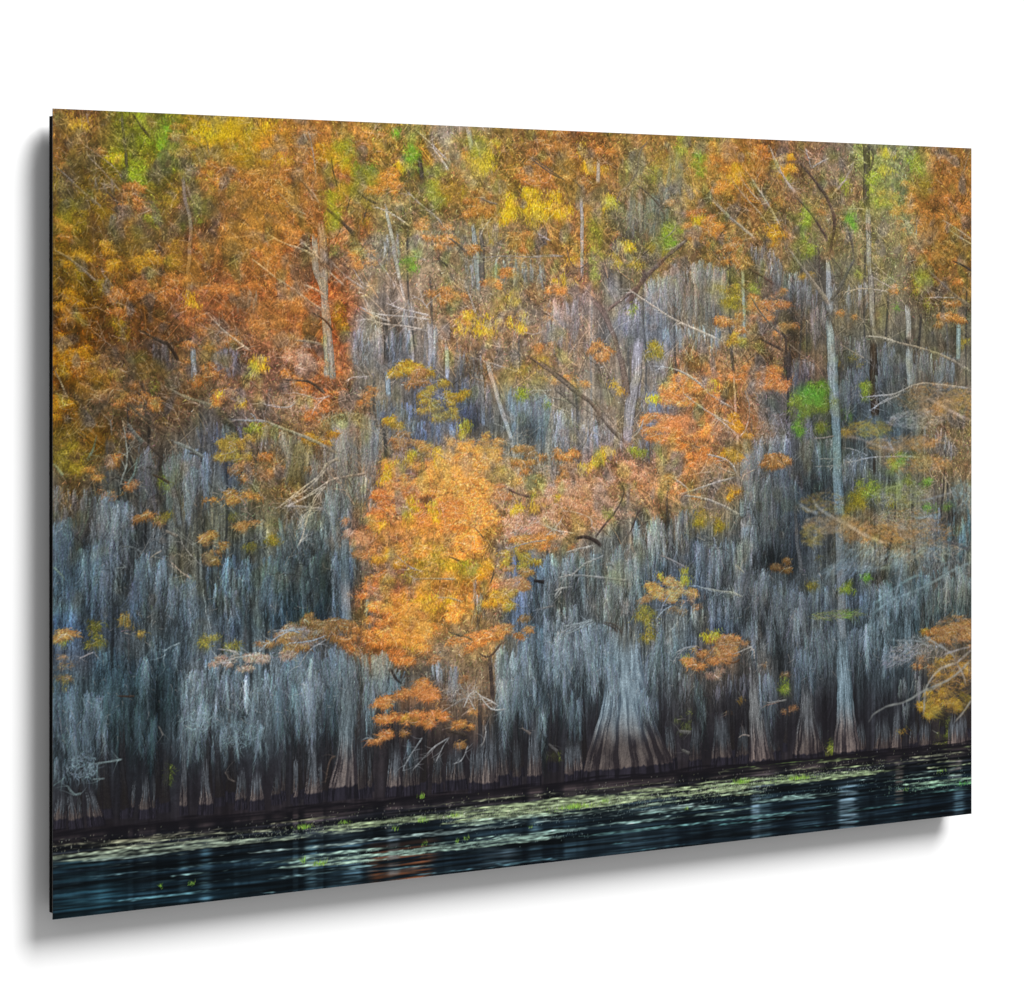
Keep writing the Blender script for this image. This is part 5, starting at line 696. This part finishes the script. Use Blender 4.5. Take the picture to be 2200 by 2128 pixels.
# ---- pull broad areas to the measured tone, then fine twigs and grain
cur = np.stack([blur(cv[..., i], 26) for i in range(3)], -1); tgt = np.stack([blur(base0[..., i], 10) for i in range(3)], -1)
R = np.clip(tgt / np.maximum(cur, 4), .55, 1.7) ** .8
wk = (1 - sstep(690, 800, YY))[..., None]
cv = cv * (1 + (R - 1) * wk)
lu = cv.mean(2, keepdims=True); up = (1 - sstep(560, 760, YY)) * (1 - moss * .6) * (1 - .65 * sstep(172, 196, blur(base0.max(2), 12)))
for sg, th, tint, k in ((6, .5, (1.0, .95, .98), .55), (9, .7, (1.16, 1.02, .50), .50), (7, .9, (1.0, 1.12, .55), .40), (5, .8, (1.28, .88, .62), .40), (12, .8, (.98, .98, 1.0), .40)):
    mk = (sstep(th, th + 1.3, noise(sg, sg * 1.2)) * k * up)[..., None]; cv = cv * (1 - mk) + np.minimum(lu * np.array(tint), 250) * mk
for q in TINT.split('|'):
    t, x, y, rx, ry, hc, k = q.split(); u, v, s_ = P(t, float(x), float(y)); rx = float(rx) * HS(t, float(x)); ry = float(ry) * s_
    d = ((XX + warp * 9 - u) / rx) ** 2 + ((YY + warp2 * 9 - v) / ry) ** 2; mk = (np.exp(-d * 1.2) * float(k) * np.clip(1 + .45 * GAP, .3, 1.4))[..., None]
    tc = hx(hc); lu = cv.mean(2, keepdims=True); cv = cv * (1 - mk) + np.minimum(tc / tc.mean() * (lu * .6 + tc.mean() * .4), 250) * mk
cool = (moss * sstep(200, 420, YY) * (1 - sstep(860, 900, YY)))[..., None]
cv = cv * (1 + cool * (np.array([.955, 1.0, 1.02]) * .95 - 1))
n = 13000
x = rng.uniform(0, CW, n); y = rng.uniform(0, 780, n); k = rng.uniform(0, 1, n) > sample(moss, x, y) * .75; x, y = x[k], y[k]; n = len(x)
c = sample(np.stack([blur(cv[..., i], 3) for i in range(3)], -1), x, y); hi = rng.uniform(0, 1, (n, 1)) < .6
c = np.where(hi, np.minimum(c * .55 + np.array([118, 108, 100.]), 240), c * .5)
strokes(x, y, np.where(rng.uniform(0, 1, n) < .7, rng.normal(.85, .4, n), rng.normal(2.4, .5, n)), rng.uniform(2, 6, n) + rng.exponential(3.5, n), c, np.full(n, .5), rng.normal(0, .6, n), layers=2)
gr = blur(rng.standard_normal((CH, CW)), .6); gr /= gr.std()
cv = cv * np.exp(.06 * gr * (1 - .55 * sstep(700, 800, YY)) * (1 - .7 * sstep(860, 890, YY)))[..., None]

# ---- finish: a little glow, local contrast, soft corners
gl = blur(cv, 9)
cv = 255 * (1 - (1 - cv / 255) * (1 - .05 * gl / 255))
sm = blur(cv, 1.3)
cv = cv + .50 * (cv - sm)
lum = cv.mean(2, keepdims=True)
cv = lum + (cv - lum) * 1.0
ex = ((XX - 750) / 750) ** 2; ey = ((YY - 520) / 500) ** 2
cv = np.clip(cv, 3, 252)
LX, LY, LZ, LSIZE, LPOW, WSTR = .0165, .041, .046, 8.6, 3500.0, .46

# ================================================================ the scene
import bpy
C = bpy.data.collections.new('wall_art'); bpy.context.scene.collection.children.link(C)
H = 0.80                                                      # height of the print in metres
WD = 1.5 * H
RAD_WALL, PRINT_K = 1.14, 0.735
def mat(name, rough, spec=.2):
    m = bpy.data.materials.new(name); m.use_nodes = True
    b = m.node_tree.nodes['Principled BSDF']; b.inputs['Roughness'].default_value = rough; b.inputs['Specular IOR Level'].default_value = spec
    return m, m.node_tree, b
# plaster wall: faint mottling and a fine roller texture
mw, nt, b = mat('white_wall_paint', .9, .1)
tc = nt.nodes.new('ShaderNodeTexCoord'); nz = nt.nodes.new('ShaderNodeTexNoise'); nz.inputs['Scale'].default_value = 9; nz.inputs['Detail'].default_value = 3
rp = nt.nodes.new('ShaderNodeValToRGB'); rp.color_ramp.elements[0].color = (.80, .80, .80, 1); rp.color_ramp.elements[1].color = (.83, .83, .83, 1)
nt.links.new(tc.outputs['Object'], nz.inputs['Vector']); nt.links.new(nz.outputs['Fac'], rp.inputs['Fac']); nt.links.new(rp.outputs['Color'], b.inputs['Base Color'])
# print: ink held in the sheet itself
mp, nt, b = mat('printed_ink_on_metal', .55, .03)
at = nt.nodes.new('ShaderNodeAttribute'); at.attribute_type = 'GEOMETRY'; at.attribute_name = 'ink'
nt.links.new(at.outputs['Color'], b.inputs['Base Color'])
me_, nt, b = mat('bare_aluminium_edge', .4, .5); b.inputs['Base Color'].default_value = (.03, .03, .03, 1); b.inputs['Metallic'].default_value = .6
nz = nt.nodes.new('ShaderNodeTexNoise'); nz.inputs['Scale'].default_value = 300; mp_ = nt.nodes.new('ShaderNodeMapRange'); mp_.inputs['To Min'].default_value = .3; mp_.inputs['To Max'].default_value = .5
nt.links.new(nz.outputs['Fac'], mp_.inputs['Value']); nt.links.new(mp_.outputs['Result'], b.inputs['Roughness'])
mb, nt, b = mat('black_mount', .7, .02); b.inputs['Base Color'].default_value = (.002, .002, .002, 1)
nz = nt.nodes.new('ShaderNodeTexNoise'); nz.inputs['Scale'].default_value = 120; mp_ = nt.nodes.new('ShaderNodeMapRange'); mp_.inputs['To Min'].default_value = .6; mp_.inputs['To Max'].default_value = .8
nt.links.new(nz.outputs['Fac'], mp_.inputs['Value']); nt.links.new(mp_.outputs['Result'], b.inputs['Roughness'])

def obj(name, verts, faces, m, parent=None):
    me = bpy.data.meshes.new(name); me.from_pydata(verts, [], faces); me.update(); me.materials.append(m)
    o = bpy.data.objects.new(name, me); C.objects.link(o); o.parent = parent
    return o
def box(x0, x1, y0, y1, z0, z1):
    v = [(x, y, z) for x in (x0, x1) for y in (y0, y1) for z in (z0, z1)]
    return v, [(0, 1, 3, 2), (4, 6, 7, 5), (0, 4, 5, 1), (2, 3, 7, 6), (0, 2, 6, 4), (1, 5, 7, 3)]
DEP, MD = 0.045 * H, 0.0275 * H; TH = .0010; Z0 = 1.10                       # face stands this far from the wall; bottom edge height
root = bpy.data.objects.new('wall_print', None); C.objects.link(root); root.location = (0, 0, Z0)
root['label'] = 'wide frameless metal print of an autumn cypress swamp floating off a white wall'; root['category'] = 'wall art'
# backing sheet (thickness) just behind the printed skin
v, f = box(0, WD, -DEP + .0002, -DEP + TH, 0, H); obj('metal_sheet', v, f, me_, root)
# printed face: dense grid carrying the ink
gx_, gy_ = np.meshgrid(np.arange(CW) / (CW - 1) * WD, H - np.arange(CH) / (CH - 1) * H)
co = np.stack((gx_, np.full_like(gx_, -DEP), gy_), -1).reshape(-1, 3).astype(np.float32)
i = np.arange(CH * CW).reshape(CH, CW)
q = np.stack((i[1:, :-1], i[1:, 1:], i[:-1, 1:], i[:-1, :-1]), -1).reshape(-1, 4).astype(np.int32)
me = bpy.data.meshes.new('printed_face'); me.vertices.add(len(co)); me.vertices.foreach_set('co', co.ravel())
me.loops.add(q.size); me.loops.foreach_set('vertex_index', q.ravel()); me.polygons.add(len(q)); me.polygons.foreach_set('loop_start', np.arange(0, q.size, 4, dtype=np.int32))
me.update(calc_edges=True)
srgb = np.clip(cv, 0, 255) / 255.0
lin = np.where(srgb <= .04045, srgb / 12.92, ((srgb + .055) / 1.055) ** 2.4) * PRINT_K
ca = me.color_attributes.new('ink', 'FLOAT_COLOR', 'POINT')
rgba = np.ones((CH * CW, 4), np.float32); rgba[:, :3] = lin.reshape(-1, 3); ca.data.foreach_set('color', rgba.ravel())
me.materials.append(mp); pf = bpy.data.objects.new('printed_face', me); C.objects.link(pf); pf.parent = root
pf['label'] = 'printed picture of orange cypress trees, grey moss and dark water'
# inset black float mount: four rails, mitre-free, from the sheet to the wall
IN, RW = .0078 * H, .030; y0, y1 = -DEP + TH + .0002, -DEP + MD
fr = bpy.data.objects.new('float_mount', None)
vs, fs = [], []
for b_ in ((IN, IN + RW, y0, y1, IN * .55, H - IN), (WD - IN - RW, WD - IN, y0, y1, IN * .55, H - IN), (IN + RW + .0005, WD - IN - RW - .0005, y0, y1, H - IN - RW, H - IN), (IN + RW + .0005, WD - IN - RW - .0005, y0, y1, IN * .55, IN * .55 + RW)):
    v, f = box(*b_); n = len(vs); vs += v; fs += [tuple(k + n for k in g) for g in f]
bpy.data.objects.remove(fr); obj('float_mount', vs, fs, mb, root)
# hidden hanging cleat that carries the mount on the wall
v, f = box(WD * .18, WD * .82, -DEP + MD - .012, -.0002, H * .62, H * .70); obj('hanging_cleat', v, f, mb, root)
# the wall
v, f = box(-6, 9, 0, .12, -1.5, 4.5); w = obj('wall', v, f, mw); w['kind'] = 'structure'

# ---- light: one soft lamp high on the right, and an even white studio surround
def lamp(name, loc, tgt, size, power):
    L = bpy.data.lights.new(name, 'AREA'); L.shape = 'DISK'; L.size = size; L.energy = power
    o = bpy.data.objects.new(name, L); C.objects.link(o); o.location = loc
    from mathutils import Vector
    o.rotation_euler = (Vector(tgt) - Vector(loc)).to_track_quat('-Z', 'Y').to_euler(); return o
from mathutils import Vector
ctr = Vector((WD / 2, 0, Z0 + H / 2)); ldir = Vector((LX, -LY, LZ)).normalized()
lamp('softbox', ctr + ldir * 14.0, ctr, LSIZE, LPOW)
W = bpy.data.worlds.new('World'); bpy.context.scene.world = W; W.use_nodes = True
bg = W.node_tree.nodes['Background']; bg.inputs['Color'].default_value = (1, 1, 1, 1); bg.inputs['Strength'].default_value = WSTR

# ---- camera: level, shifted lens, looking past the left edge
cam = bpy.data.cameras.new('camera'); co_ = bpy.data.objects.new('camera', cam); C.objects.link(co_)
cam.sensor_width = 36; cam.lens = 36 * 6515 / 2200; cam.shift_y = -(1064 - 710) / 2200; cam.clip_end = 100; cam.clip_start = .05
co_.location = (-1.5669 * H, -3.4404 * H - DEP, Z0 + .7266 * H); co_.rotation_euler = (math.pi / 2, 0, -math.atan2(.81910, 1.25661))
S = bpy.context.scene; S.camera = co_
S.view_settings.view_transform = 'Standard'; S.view_settings.look = 'None'; S.view_settings.exposure = 0; S.view_settings.gamma = 1; S.view_settings.use_curve_mapping = False
S.render.engine = 'CYCLES'
